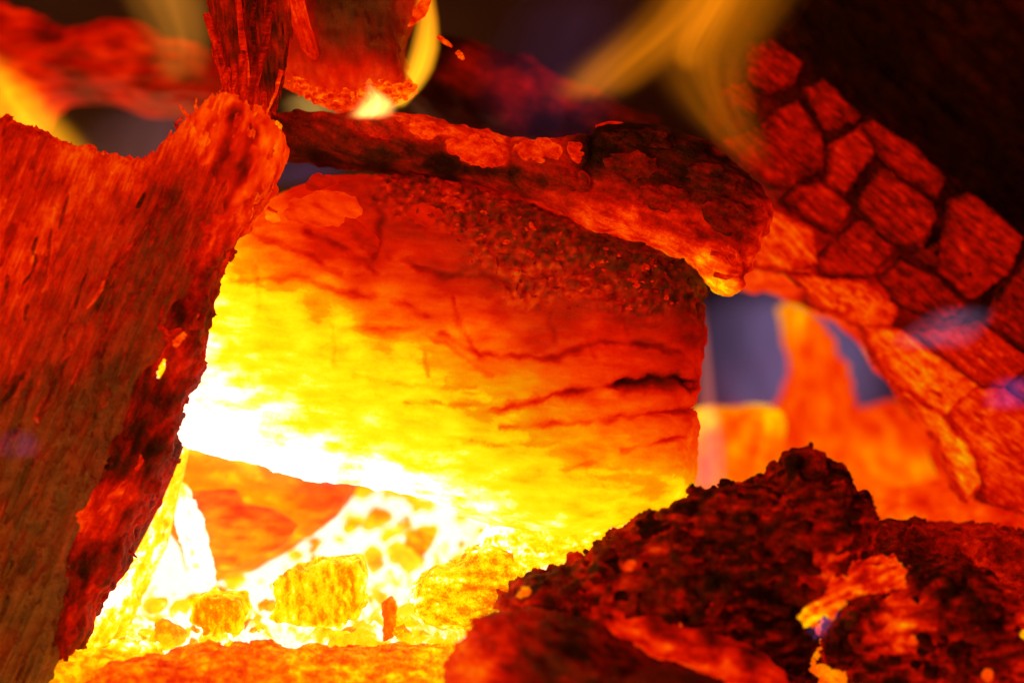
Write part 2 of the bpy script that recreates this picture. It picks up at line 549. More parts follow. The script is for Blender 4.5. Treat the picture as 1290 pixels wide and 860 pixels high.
def bed_point(px, py):
    w = np.arange(-500, 600, 8.0)
    k = (FPX + w) * S / FPX
    P = np.stack([(px - 645) * k, (430 - py) * k, -(FPX + w) * S], 1) @ _CAM_NP[:3, :3].T + _CAM_NP[:3, 3]
    hit = np.nonzero(P[:, 2] < bed_z(P[:, 0], P[:, 1]))[0]
    return (Vector(P[hit[0]]), w[hit[0]]) if len(hit) else (None, None)

def lump_mesh(name, hc, hr, mat, n=12, ash=0.1, sharp=.22):
    """an angular broken lump of unit radius; cooler on top (hc), hotter where it sits and at its breaks (hr)"""
    bm = bmesh.new()
    bmesh.ops.create_icosphere(bm, subdivisions=3, radius=1.0)
    P = np.array([v.co[:] for v in bm.verts])
    D = rng.normal(size=(n, 3)); D /= np.linalg.norm(D, axis=1, keepdims=True)
    off = rng.uniform(.55, .95, n)
    dots = P @ D.T
    r = np.min(np.where(dots > .12, off / np.maximum(dots, .12), 1.15), axis=1)
    r = np.minimum(r, 1.1) + .10 * fbm(P[:, 0] * 2.2 + n, P[:, 1] * 2.2, P[:, 2] * 2.2, 3, float(rng.uniform(0, 9)))
    P = P * r[:, None] * np.array([1.0, rng.uniform(.7, 1), rng.uniform(.6, .85)])
    f = [[v.index for v in x.verts] for x in bm.faces]
    bm.free()
    me = bpy.data.meshes.new(name)
    me.from_pydata(P.tolist(), [], f)
    me.polygons.foreach_set('use_smooth', np.ones(len(f), bool))
    H = hc + (hr - hc) * np.clip(sstep(.85, 1.15, r) * .6 + sstep(.2, -.7, P[:, 2]), 0, 1) + .05 * fbm(P[:, 0] * 3, P[:, 1] * 3, P[:, 2] * 3, 2)
    for k, a in (('temper', H), ('ash', np.full(len(P), ash))):
        at = me.attributes.new(k, 'FLOAT', 'POINT'); at.data.foreach_set('value', a.astype(np.float32))
    at = me.attributes.new('grain', 'FLOAT_VECTOR', 'POINT'); at.data.foreach_set('vector', (P * 14).astype(np.float32).ravel())
    me.materials.append(mat)
    return me

def put_lump(name, me, loc, r, parent=None):
    o = bpy.data.objects.new(name, me)
    o.rotation_euler = [rng.uniform(-.5, .5), rng.uniform(-.5, .5), rng.uniform(0, 6.3)]
    o.scale = [r * rng.uniform(.8, 1.25), r * rng.uniform(.8, 1.25), r * rng.uniform(.75, 1.1)]
    o.location = Vector(loc) - (parent.location if parent is not None else Vector((0, 0, 0)))
    if parent is not None: o.parent = parent
    col.objects.link(o)
    return o

TONE = ['amber', 'amber', 'yellow', 'yellow', 'pale yellow', 'pale yellow']
LM = [lump_mesh('ember_chip', h, h + .13, M_coal, n) for h, n in ((.76, 10), (.79, 12), (.82, 9), (.84, 13), (.86, 14), (.87, 10))]
MARK = [(400, 745, 'blocky coal'), (278, 772, 'square amber coal'), (320, 650, 'orange wedge'), (590, 740, 'lumpy golden coal'), (700, 670, 'bright wedged coal'), (530, 685, 'orange slanted chip'), (490, 785, 'orange stub'), (150, 760, 'leaning yellow stick')]
zone = [(130, 830), (200, 742), (262, 735), (345, 712), (420, 662), (450, 610), (640, 622), (720, 660), (740, 690), (650, 740), (600, 800), (430, 815), (190, 822)]
n_ch = 0
used = set()
while n_ch < 110:
    x, y = rng.uniform(130, 740), rng.uniform(605, 825)
    if float(poly_sd(zone, np.array([x]), np.array([y]))[0]) > -4: continue
    p, w = bed_point(x, y)
    if p is None: continue
    r = float(rng.choice([7, 9, 12, 17, 23], p=[.18, .24, .26, .2, .12]))
    q = int(rng.integers(0, 6))
    o = put_lump('ember_chip', LM[q], p + Vector((0, 0, r * .1 * S)), r * S * (FPX + w) / FPX)
    mx, my, mn = min(MARK, key=lambda m: (m[0] - x) ** 2 + (m[1] - y) ** 2)
    rel = ('above' if y < my else 'below') if abs(y - my) > abs(x - mx) else ('beside' if abs(x - mx) < 90 else 'some way from')
    sz = 'tiny' if r < 8 else 'small' if r < 10 else 'broken' if r < 14 else 'large broken' if r < 20 else 'big blocky'
    lb = '%s %s ember on the bed %s the %s' % (sz, TONE[q], rel, mn)
    if lb in used:
        m2 = sorted(MARK, key=lambda m: (m[0] - x) ** 2 + (m[1] - y) ** 2)
        for mm in m2[1:]:
            lb = '%s %s ember %s the %s, towards the %s' % (sz, TONE[q], rel, mn, mm[2])
            if lb not in used: break
    used.add(lb)
    tag(o, lb, 'ember', 'loose embers scattered over the hot bed')
    n_ch += 1

# ------------------------------------------------------------------ the left log: pale split face and dark broken edge
CHK = []
for _ in range(17):
    x, y = rng.uniform(0, 200), rng.uniform(230, 760)
    a_ = math.radians(112 + rng.normal() * 9); ln = rng.uniform(40, 120)
    CHK.append(([(x, y), (x + math.cos(a_) * ln * .5 + rng.normal() * 4, y + math.sin(a_) * ln * .5), (x + math.cos(a_) * ln, y + math.sin(a_) * ln)], rng.uniform(5, 10), rng.uniform(2.2, 4)))
leftlog = empty('split_log', 120, 860, 0, 'upright split log with a red fibrous face, its broken edge dark against the glow', 'log')
pts = [(-90, 150), (0, 162), (28, 160), (58, 172), (92, 190), (130, 196), (160, 204), (178, 212), (200, 202), (222, 180), (244, 160), (266, 138), (290, 120),
       (320, 140), (350, 160), (356, 190), (346, 226), (330, 256), (296, 276), (262, 312), (244, 366), (212, 446), (166, 540), (116, 644), (90, 750), (70, 890), (-90, 890)]
solid('split_face', slab_field(pts, 46, 16, lambda X, Y: -12 + 0.10 * (X - 200)), M_fibre, 0, 3.0,
      add(rough(13, 3.5, 2, 5, 112, 1.5), rough(22, 8, 3, 1, 112, 4.0, ridge=8, lines=[([(300, 150), (285, 215), (240, 290), (215, 350), (190, 420)], 9, 8), ([(330, 160), (318, 220), (296, 260)], 5, 5), ([(100, 520), (60, 580), (20, 640), (-10, 680)], 8, 5), ([(225, 235), (190, 300), (160, 330)], 6, 6)] + CHK)), 16,
      heat=[(0, 180, .45), (40, 190, .44), (0, 260, .52), (60, 240, .47), (120, 215, .56), (170, 230, .55), (100, 290, .55), (40, 330, .54), (160, 300, .50), (120, 360, .46),
            (200, 225, .50), (225, 255, .28), (210, 300, .31), (190, 350, .30), (260, 180, .60), (300, 150, .58), (330, 175, .59), (335, 220, .55), (270, 240, .44), (295, 215, .50), (300, 260, .50), (265, 290, .40),
            (30, 420, .48), (100, 420, .42), (170, 400, .38), (200, 380, .34), (220, 340, .36), (40, 500, .36), (110, 500, .30), (160, 470, .28), (60, 600, .30), (100, 620, .27), (20, 640, .32),
            (40, 720, .30), (30, 800, .31), (10, 850, .2), (60, 760, .22), (-60, 500, .4)],
      ash=[(0, 200, .05), (200, 220, .15), (300, 160, .02), (40, 330, .05), (190, 330, .35), (120, 420, .35), (30, 450, .25), (60, 560, .75), (150, 520, .7), (60, 680, .8), (30, 780, .8), (200, 400, .5)],
      grain=112, hnoise=.09, hscale=16, extra=crack_heat(CHK, -.13), parent=leftlog, T=60)
pts = [(338, 246), (306, 292), (287, 338), (272, 378), (267, 436), (234, 528), (208, 606), (168, 688), (122, 768), (84, 872), (30, 880), (72, 750), (100, 650), (150, 545), (196, 452), (228, 372), (248, 305), (290, 262)]
solid('charred_edge', slab_field(pts, 60, 16, lambda X, Y: 2 + 0 * X), M_char, 0, 2.4,
      add(rough(34, 9, 3, 2, 115, 1.6, crumb=(24, 10, 0)), rough(14, 4, 2, 4, 115, 2.0, crumb=(11, 7, 4))), 18,
      heat=[(330, 250, .55), (300, 285, .50), (275, 330, .42), (250, 345, .36), (245, 400, .22), (262, 420, .34), (235, 450, .40), (222, 462, .66), (238, 485, .3), (210, 500, .22), (190, 560, .15), (222, 540, .3),
            (170, 590, .2), (110, 650, .58), (140, 640, .52), (175, 610, .5), (190, 600, .38), (150, 690, .30), (110, 710, .22), (130, 745, .42), (80, 760, .30), (95, 810, .34), (60, 840, .3), (75, 700, .12), (205, 470, .2)],
      grain=115, hnoise=.14, hscale=15, parent=leftlog, T=70)
tp = [(236, 176), (262, 142), (288, 120), (320, 138), (352, 160), (358, 192), (348, 228), (330, 258), (300, 280), (278, 268), (272, 240), (256, 214)]
TL = [([(300, 150), (288, 200), (262, 240)], 10, 7), ([(326, 170), (312, 226), (290, 262)], 7, 6), ([(270, 160), (262, 196)], 5, 5)]
solid('knotted_tip', slab_field(tp, 44, 24), M_wood, -12, 2.4, rough(26, 8, 3, 8, 112, 1.6, ridge=4, crumb=(20, 5), lines=TL), 15,
      heat=[(250, 170, .56), (270, 160, .59), (300, 140, .58), (330, 165, .58), (345, 190, .60), (335, 225, .57), (310, 240, .58), (290, 220, .5), (270, 200, .54), (300, 190, .52), (280, 250, .42), (310, 265, .54), (330, 250, .5)],
      grain=112, hnoise=.11, hscale=14, extra=crack_heat(TL, -.22), parent=leftlog, T=60)
for p, hh in (([(222, 452, -66, 2), (219, 462, -68, 4), (214, 474, -66, 2)], .88), ([(232, 436, -62, 3), (238, 428, -62, 5), (246, 420, -60, 3)], .6), ([(132, 636, -52, 4), (114, 650, -56, 9), (98, 664, -52, 5)], .53), ([(176, 596, -52, 3), (162, 618, -55, 6), (140, 640, -53, 4)], .54), ([(196, 556, -52, 2), (192, 574, -54, 4), (184, 590, -52, 3)], .5)):
    tube('glowing_bit', p, M_coal, hh, leftlog, jag=.3)
# loose fibres that stand off the split face

for _ in range(85):
    x, y = rng.uniform(-20, 240), rng.uniform(200, 840)
    if float(poly_sd([(0, 190), (130, 220), (200, 230), (250, 250), (225, 360), (180, 460), (130, 560), (80, 680), (50, 840), (-30, 850)], np.array([x]), np.array([y]))[0]) > -2: continue
    ang = math.radians(112 + (x - 120) * .07 + rng.normal() * 7)
    ln = rng.uniform(26, 95)
    ww_ = -12 + .10 * (x - 200) - 46
    t_ = np.linspace(0, 1, 4)
    bend = rng.normal() * 5
    hq = max(.14, .42 - .30 * (y - 250) / 550) + rng.normal() * .09
    tube('fibre_strand', [(x + math.cos(ang) * ln * t + bend * math.sin(3.1 * t), y + math.sin(ang) * ln * t, ww_ + 1 - 5 * math.sin(3.14 * t), (1.0 + 2.0 * math.sin(3.14 * t))) for t in t_], M_fibre, (hq, hq + .05), leftlog, ash=.15 + .6 * sstep(350, 600, y), sides=5, sub=3)
# knot loop and splinters standing off its edges
hl = lambda a: (a, a + .03)
loop = [(226, 372, -52, 3), (216, 395, -58, 4), (214, 412, -58, 4), (226, 420, -58, 4), (246, 414, -55, 4), (258, 398, -50, 3), (262, 384, -45, 2)]
tube('knot_rim', loop, M_char, (.35, .55), leftlog)
for sp, hh in (([(250, 160, -30, 3.5), (240, 148, -30, 2.5), (232, 137, -28, 1.2)], .55), ([(256, 152, -28, 3), (252, 138, -28, 2.0), (253, 128, -28, 1)], .56),
               ([(232, 176, -28, 3), (228, 160, -30, 2.2), (236, 152, -28, 1.2)], .45), ([(205, 204, -25, 3), (198, 194, -25, 1.2)], .5), ([(150, 206, -25, 3), (138, 193, -25, 1)], .5),
               ([(352, 172, -10, 3), (353, 160, -8, 4), (349, 154, -6, 2)], .72), ([(300, 290, 0, 3), (286, 300, -6, 2), (280, 312, -8, 1)], .5),
               ([(120, 200, -25, 2.5), (112, 190, -25, 1)], .5), ([(338, 262, -5, 3), (350, 268, -5, 1.2)], .5), ([(290, 128, -20, 3), (280, 118, -20, 1.2)], .55),
               ([(228, 530, -20, 3), (219, 548, -20, 1.5)], .35), ([(165, 690, -15, 3), (176, 700, -15, 1)], .35)):
    tube('splinter', sp, M_fibre, hh, leftlog)

# ------------------------------------------------------------------ fibrous stick hanging above the left log
stick = empty('splintered_stick', 325, 140, 10, 'frayed deep red stick of loose fibres, upright on the tip of the split log', 'stick')
pts = [(225, -290), (400, -290), (398, -40), (374, 30), (358, 80), (348, 118), (340, 146), (322, 150), (306, 138), (292, 108), (283, 70), (266, 38)]
solid('stick_body', slab_field(pts, 26, 14), M_fibre, 14, 2.2, rough(16, 7, 3, 6, 85, 5.0, ridge=8), 12,
      heat=[(270, 10, .36), (300, 20, .34), (310, 60, .22), (320, 20, .16), (350, 30, .30), (285, 70, .36), (310, 110, .42), (335, 100, .22), (322, 140, .46), (300, 120, .44), (365, 10, .46), (345, 70, .32)],
      ash=[(300, 40, .1), (325, 40, .3)], grain=84, hnoise=.12, hscale=9, parent=stick, T=30)
for a in (([(262, 20, -10, 5), (278, 70, -14, 4.5), (290, 118, -12, 3), (294, 136, -8, 1.2)], .46), ([(300, -20, -20, 5), (310, 60, -22, 4), (316, 110, -18, 3.5), (318, 150, -14, 2)], .5),
          ([(345, -20, -15, 6), (338, 60, -20, 5), (324, 110, -20, 4), (316, 150, -16, 2)], .38), ([(356, 90, -8, 3), (346, 120, -8, 3.5), (338, 142, -8, 2)], .55),
          ([(330, -20, -25, 4), (322, 40, -27, 4), (328, 90, -22, 3)], .24), ([(280, 40, -6, 4), (277, 80, -6, 3), (281, 108, -6, 1)], .42), ([(268, 40, 0, 4), (270, 70, 0, 2.5), (275, 86, 0, 1)], .4),
          ([(300, 90, -18, 3), (296, 120, -18, 2.5), (302, 140, -14, 2)], .5), ([(310, 70, -26, 5), (314, 120, -40, 5), (308, 160, -52, 4), (300, 200, -54, 1.5)], .44), ([(326, 80, -24, 4), (322, 130, -38, 4), (324, 170, -50, 2)], .36),
          ([(290, 90, -20, 4), (288, 130, -36, 4), (276, 165, -50, 1.5)], .48), ([(336, 120, -18, 3), (338, 150, -34, 3), (332, 190, -48, 1.2)], .52)):
    tube('fibre_strand', a[0], M_fibre, (a[1] - .06, a[1] + .06), stick)

# ------------------------------------------------------------------ chunk hanging at the top
chunk = empty('burning_log_end', 440, 145, 60, 'blunt log end hanging from above, rim glowing over a small bright flame', 'log')
pts = [(340, -330), (500, -330), (520, -60), (526, 10), (508, 50), (516, 84), (522, 108), (500, 122), (470, 130), (430, 136), (396, 124), (368, 112), (352, 98), (370, 60), (362, 20)]
lines = [([(392, -20), (396, 20), (402, 60), (404, 85)], 8, 5), ([(500, 10), (506, 60), (512, 90)], 6, 4)]
solid('log_body', slab_field(pts, 62, 34), M_wood, 60, 2.6, add(rough(30, 8, 3, 8, 80, 1.6, crumb=(24, 7, 3), lines=lines), rough(10, 2.5, 2, 7, 80, 2)), 17,
      heat=[(380, 5, .50), (372, 40, .46), (385, 70, .40), (410, 10, .18), (450, 20, .18), (490, 20, .22), (430, 50, .24), (480, 55, .24), (410, 75, .38), (450, 80, .40), (500, 80, .30), (510, 95, .38),
            (380, 95, .52), (410, 105, .52), (440, 110, .50), (470, 105, .55), (500, 112, .56), (400, 122, .60), (440, 132, .58), (360, 100, .60), (480, 122, .66), (520, 20, .5)],
      ash=[(440, 30, .6), (480, 40, .55), (420, 60, .4), (440, 110, 0), (380, 20, 0), (500, 100, .1)], grain=85, hnoise=.06, hscale=10, parent=chunk, T=70)
for pp, ww, hh in (([(366, 105), (380, 98), (400, 112), (425, 118), (450, 116), (446, 138), (415, 134), (385, 124)], 10, .57), ([(448, 112), (470, 106), (500, 112), (522, 106), (522, 118), (495, 130), (456, 136)], 8, .62)):
    solid('charred_rim', slab_field(pp, 40, 10), M_char, 40, 2.4, rough(8, 8, 3, 9, 90, 2.2, crumb=(11, 9, 4)), 14, heat=hh, hnoise=.16, hscale=7, parent=chunk, T=42)
pts = [(330, -200), (352, -200), (368, -60), (380, 0), (400, 60), (398, 78), (384, 70), (366, 20)]
solid('bark_strip', slab_field(pts, 20, 8), M_fibre, -4, 2.4, rough(12, 4, 2, 3, 70, 3), 7, heat=[(360, -10, .5), (372, 20, .56), (395, 66, .46)], grain=72, parent=chunk, T=22)
tube('hanging_ember', [(500, 10, 40, 4), (512, 18, 38, 9), (528, 8, 40, 8), (540, -20, 42, 6)], M_coal, (.55, .6), chunk)

# ------------------------------------------------------------------ sparks
for p, r, lb in (([(549, 38, 40, 2.5), (560, 46, 40, 3.6), (568, 52, 40, 1.5)], .56, 'long glowing red spark flying beside the blunt log end'),
                 ([(574, 58, 40, 3), (579, 63, 40, 4.2), (583, 68, 40, 2)], .6, 'short round red spark just below the longer spark')):
    tag(tube('spark', p, M_coal, r), lb, 'spark', 'sparks flying in the dark gap')

# ------------------------------------------------------------------ the charred branch that crosses the middle
branch = empty('charred_branch', 700, 330, 60, 'charred branch with flaking plates lying slantwise over the yellow log block', 'branch')
pts = [(330, 148), (360, 140), (410, 144), (470, 140), (520, 146), (580, 160), (640, 176), (700, 178), (742, 168), (770, 158), (830, 160), (890, 182), (936, 220), (962, 248), (968, 276), (954, 310), (940, 350), (918, 374), (896, 368),
       (876, 338), (830, 314), (780, 300), (730, 284), (690, 262), (620, 240), (560, 226), (480, 216), (400, 206), (340, 196)]
lines = [([(742, 150), (744, 190), (738, 235)], 10, 5), ([(640, 180), (646, 220)], 7, 5), ([(520, 195), (600, 214), (680, 236)], 7, 8), ([(930, 240), (920, 300), (935, 350)], 6, 4)]
solid('branch_wood', slab_field(pts, 48, 30, lambda X, Y: -0.05 * (X - 650) + 0.0 * Y), M_char, 60, 2.9, rough(24, 6, 3, 11, 20, 2.2, crumb=(26, 6, 3), lines=lines), 14,
      heat=[(350, 160, .28), (400, 170, .36), (460, 160, .46), (520, 160, .55), (570, 175, .57), (440, 185, .28), (500, 190, .30), (560, 205, .24), (400, 200, .06), (480, 212, .05), (600, 215, .3), (560, 222, .08),
            (620, 190, .58), (680, 190, .52), (680, 220, .38), (720, 225, .30), (640, 235, .34), (745, 200, .10), (780, 180, .17), (830, 180, .18), (880, 200, .2), (930, 230, .22), (790, 220, .30), (850, 230, .26), (900, 260, .27),
            (700, 255, .48), (740, 265, .57), (790, 285, .61), (840, 310, .63), (880, 335, .70), (900, 360, .82), (915, 366, .80), (760, 245, .4), (830, 270, .42), (880, 295, .4), (910, 320, .42), (930, 345, .34), (935, 300, .28), (958, 275, .55), (966, 252, .50), (950, 305, .58), (942, 330, .58), (940, 240, .30), (935, 275, .34)],
      ash=[(800, 200, .2), (880, 220, .22), (940, 250, .15), (790, 290, 0), (560, 170, .05), (480, 180, .15), (880, 340, 0), (720, 210, .25)],
      grain=22, hnoise=.13, hscale=12, extra=add(crack_heat(lines, -.14), lambda x, y, w: -.09 * sstep(735, 755, x) * sstep(262, 225, y - .25 * (x - 800))), parent=branch, T=70)
PL = [([(560, 176), (590, 168), (626, 180), (638, 206), (622, 214), (586, 204), (566, 196)], .53, 0), ([(646, 182), (690, 176), (712, 186), (700, 206), (668, 204), (650, 198)], .54, 0.1),
      ([(712, 178), (730, 176), (736, 196), (726, 204), (716, 196)], .5, 0.05), ([(758, 196), (800, 190), (832, 206), (824, 226), (790, 232), (768, 222)], .30, .22),
      ([(862, 208), (900, 204), (930, 224), (920, 246), (884, 244), (866, 228)], .25, .25), ([(772, 164), (830, 164), (858, 178), (840, 190), (800, 182), (776, 180)], .18, .15),
      ([(520, 150), (560, 160), (556, 176), (528, 172), (505, 164)], .56, 0), ([(880, 250), (930, 252), (950, 276), (926, 300), (890, 286)], .30, .2), ([(450, 150), (505, 150), (520, 172), (480, 176), (446, 168)], .42, .05),
      ([(800, 236), (850, 232), (872, 252), (850, 268), (810, 262)], .34, .15), ([(700, 214), (738, 212), (746, 238), (718, 242), (700, 232)], .34, .2)]
for i, (pp, hh, aa) in enumerate(PL):
    c = np.mean(pp, 0)
    solid('bark_plate', slab_field(pp, 11, 5, None, 1), M_char, 60 - 44 - 0.05 * (c[0] - 650), 2.3, rough(11, 6, 3, 20 + i, 20, 1.6, crumb=(11, 5)), 10, heat=hh, ash=aa, grain=20 + 8 * (i % 3), hnoise=.10, hscale=9, parent=branch, T=12, seed=i)
for sp, hh in (([(900, 345, 0, 4), (914, 350, -6, 3), (930, 346, -10, 1.5)], .5), ([(915, 312, -8, 4), (926, 320, -12, 3), (932, 332, -10, 1.5)], .52), ([(895, 318, -6, 4), (912, 324, -10, 3), (926, 340, -8, 1.5)], .48), ([(690, 178, 26, 4), (715, 176, 22, 5), (738, 178, 24, 2)], .36),
               ([(752, 156, 34, 3), (775, 154, 32, 7), (808, 158, 34, 3)], .48)):
    tube('splinter', sp, M_char, hh, branch)

# ------------------------------------------------------------------ the glowing block in the middle
block = empty('glowing_log', 560, 640, 110, 'big rectangular log block glowing yellow below and dull red with brown crust on top', 'log')
pts = [(200, 300), (290, 292), (330, 258), (380, 236), (440, 226), (520, 224), (600, 238), (690, 264), (760, 292), (830, 310), (862, 326), (879, 352), (880, 420), (872, 500), (866, 560), (868, 600), (846, 622), (800, 640), (745, 664), (690, 668), (600, 640), (520, 612), (440, 600),
       (380, 592), (310, 572), (240, 552), (190, 520)]
CR = [([(612, 513), (650, 506), (694, 494), (750, 484), (803, 474), (840, 472), (862, 482)], 12, 4.0), ([(634, 532), (690, 528), (749, 523), (820, 514), (866, 512)], 9, 3.5), ([(776, 558), (820, 548), (866, 540)], 7, 3),
      ([(560, 420), (607, 446), (694, 450), (749, 430), (809, 434), (850, 446)], 8, 4), ([(576, 380), (580, 410), (607, 448)], 6, 3), ([(735, 425), (742, 446)], 3, 2.5), ([(776, 390), (782, 424)], 3, 2.5), ([(690, 400), (696, 432)], 3, 3),
      ([(432, 410), (436, 462)], 2.5, 2.5), ([(338, 344), (346, 378), (340, 400)], 3, 3), ([(312, 358), (394, 352), (440, 372), (500, 380), (545, 400)], 7, 4), ([(400, 300), (450, 320), (480, 345)], 7, 4), ([(470, 240), (490, 280), (480, 330)], 5, 4),
      ([(443, 415), (536, 416), (570, 436), (620, 470)], 5, 4), ([(540, 436), (546, 470)], 4, 2.5), ([(330, 300), (390, 322), (440, 350)], 6, 4), ([(640, 500), (580, 506), (520, 500)], 5, 3), ([(700, 580), (740, 574), (770, 580)], 4, 2.5),
      ([(500, 330), (560, 350), (620, 352), (660, 372)], 6, 4), ([(770, 484), (820, 476), (864, 484)], 13, 7), ([(560, 540), (620, 552), (700, 548)], 4, 3), ([(460, 470), (530, 484), (600, 484)], 4, 3)]
CRUST = [(470, 200), (900, 200), (900, 402), (850, 402), (780, 410), (740, 394), (690, 400), (640, 384), (600, 344), (560, 310), (520, 280), (480, 262)]
def crust(x, y, w):
    d = poly_sd(CRUST, x, y) + 22 * fbm(x / 34, y / 34, w / 34, 3, 6)
    return sstep(10, -26, d)
CR = [(p, d * 1.3, max(w_ * .9, 2.4)) for p, d, w_ in CR]
lg = add(rough(34, 6, 3, 14, 8, 2.4, lines=CR, ridge=3), rough(11, 2.2, 2, 15, 8, 2.0))
cb = rough(16, 5, 3, 31, 0, 1, crumb=(12, 10, 7))
def crust_heat(x, y, w):
    return crust(x, y, w) * (-.01 + .19 * fbm(x / 9, y / 9, w / 9, 3, 8))
def log_relief(x, y, w):
    o = lg(x, y, w)
    m = (x > 440) & (y < 430)
    if m.any():
        xm, ym, wm = x[m], y[m], w[m]
        o[m] += crust(xm, ym, wm) * cb(xm, ym, wm)
    return o
log_w = solid('log_wood', slab_field(pts, 120, 60, lambda X, Y: 0.12 * (430 - Y)), M_wood, 120, 2.7,
      log_relief, 16,
      heat=[(300, 300, .82), (290, 360, .90), (285, 400, .90), (275, 450, .97), (250, 520, 1.06), (320, 330, .75), (350, 300, .60), (345, 270, .62), (390, 250, .52), (440, 240, .42), (520, 235, .34), (330, 380, .88), (380, 340, .61), (420, 310, .48), (450, 280, .48),
            (380, 390, .86), (420, 380, .74), (470, 350, .52), (480, 300, .46), (540, 280, .42), (600, 270, .36), (680, 280, .32), (760, 310, .27), (840, 330, .26), (860, 370, .30), (870, 350, .2),
            (440, 420, .84), (500, 400, .62), (540, 390, .56), (560, 350, .48), (600, 350, .48), (640, 390, .51), (700, 400, .48), (760, 400, .46), (820, 390, .38), (860, 420, .38),
            (330, 440, .885), (300, 500, .94), (270, 530, 1.06), (320, 540, 1.06), (390, 460, .87), (450, 470, .87), (520, 450, .82), (570, 440, .73), (620, 430, .62), (680, 430, .55), (740, 420, .56), (800, 420, .50), (860, 460, .48),
            (360, 520, .93), (420, 520, .87), (480, 510, .87), (540, 500, .85), (600, 490, .80), (660, 480, .74), (720, 470, .63), (780, 460, .57), (840, 480, .55),
            (400, 565, 1.04), (460, 560, .915), (520, 560, .875), (580, 550, .89), (640, 540, .82), (700, 520, .74), (760, 510, .67), (820, 500, .60), (865, 520, .56),
            (500, 595, 1.08), (560, 605, .98), (620, 625, .97), (620, 580, .90), (680, 580, .84), (740, 560, .76), (800, 550, .70), (855, 560, .62), (690, 640, .96), (680, 610, .88), (740, 620, .86), (760, 590, .80), (820, 590, .76), (800, 620, .84), (845, 608, .92), (860, 600, .7), (740, 655, .9)],
      grain=6, hnoise=.06, hscale=17, extra=add(crack_heat(CR, -.12), lambda x, y, w: .035 * sstep(760, 420, x) * sstep(300, 400, y), lambda x, y, w: -.03 * sstep(560, 760, x) * sstep(590, 500, y), crust_heat), ash=[(560, 262, .2), (640, 300, .5), (700, 330, .6), (640, 340, .5), (780, 340, .55), (850, 360, .4), (720, 370, .4), (520, 300, .1), (600, 420, 0), (400, 300, 0), (760, 430, 0), (860, 430, .05), (500, 420, 0), (300, 400, 0), (500, 560, 0), (760, 560, 0)], parent=block, T=150, wr=(-150, 160), warm=-.005)
# brown ash flakes lying on its crusted upper face
FL = [([(352, 262), (400, 238), (444, 244), (460, 268), (436, 284), (396, 286), (366, 278)], .57, 16), ([(330, 268), (350, 266), (378, 296), (374, 304), (350, 292)], .68, 22), ([(388, 222), (420, 218), (430, 228), (404, 240), (384, 238)], .44, 30),
      ([(440, 270), (478, 296), (480, 326), (450, 310), (420, 284)], .47, 8), ([(510, 262), (540, 254), (560, 268), (546, 288), (516, 282)], .47, 18)]
for i, (pp, hh, w_) in enumerate(FL):
    solid('flake', slab_field(pp, 9, 5, lambda X, Y: 0.25 * (np.mean(pp, 0)[1] - Y), 1), M_wood, w_ + 1, 2.2, rough(13, 5, 3, 40 + i, 20, 1.5, crumb=(14, 4)), 9, heat=hh, grain=25, hnoise=.06, hscale=12, parent=block, T=24, seed=i)

def strew(body, name, meshes, zone, count, rlo, rhi, parent, sink=.1, long=1.0, avoid=None):
    """loose bits lying on the side of a body that faces the fire's open side"""
    me = body.data
    V = np.zeros(len(me.vertices) * 3, np.float32); me.vertices.foreach_get('co', V); V = V.reshape(-1, 3)
    N = np.zeros(len(me.vertices) * 3, np.float32); me.vertices.foreach_get('normal', N); N = N.reshape(-1, 3)
    Wd = V + np.array(parent.location)
    x, y, w = px_of(Wd)
    f = N @ _CAM_NP[:3, 2]
    ok = np.nonzero((poly_sd(zone, x, y) < 0) & (f > .25))[0]
    if avoid is not None:
        ok = ok[(x[ok] - avoid[0]) ** 2 + (y[ok] - avoid[1]) ** 2 > avoid[2] ** 2]
    for i in rng.choice(ok, count, replace=False):
        r = float(rng.uniform(rlo, rhi) * rng.uniform(.6, 1)) * S
        o = put_lump(name, meshes[int(rng.integers(0, len(meshes)))], Wd[i] + N[i] * r * -sink, r, parent)
        o.scale[0] *= rng.uniform(1, long); o.scale[1] *= 1 / math.sqrt(long)

FM = [lump_mesh('ash_flake', h, h + .06, M_crumb, n, a) for h, n, a in ((.40, 9, .4), (.36, 11, .6), (.46, 10, .2), (.38, 12, .5), (.50, 9, .1))]
strew(log_w, 'ash_flake', FM, [(500, 236), (600, 244), (700, 278), (800, 312), (862, 340), (868, 385), (780, 396), (700, 388), (640, 370), (570, 310)], 130, 3, 7, block, .3, 2.4)

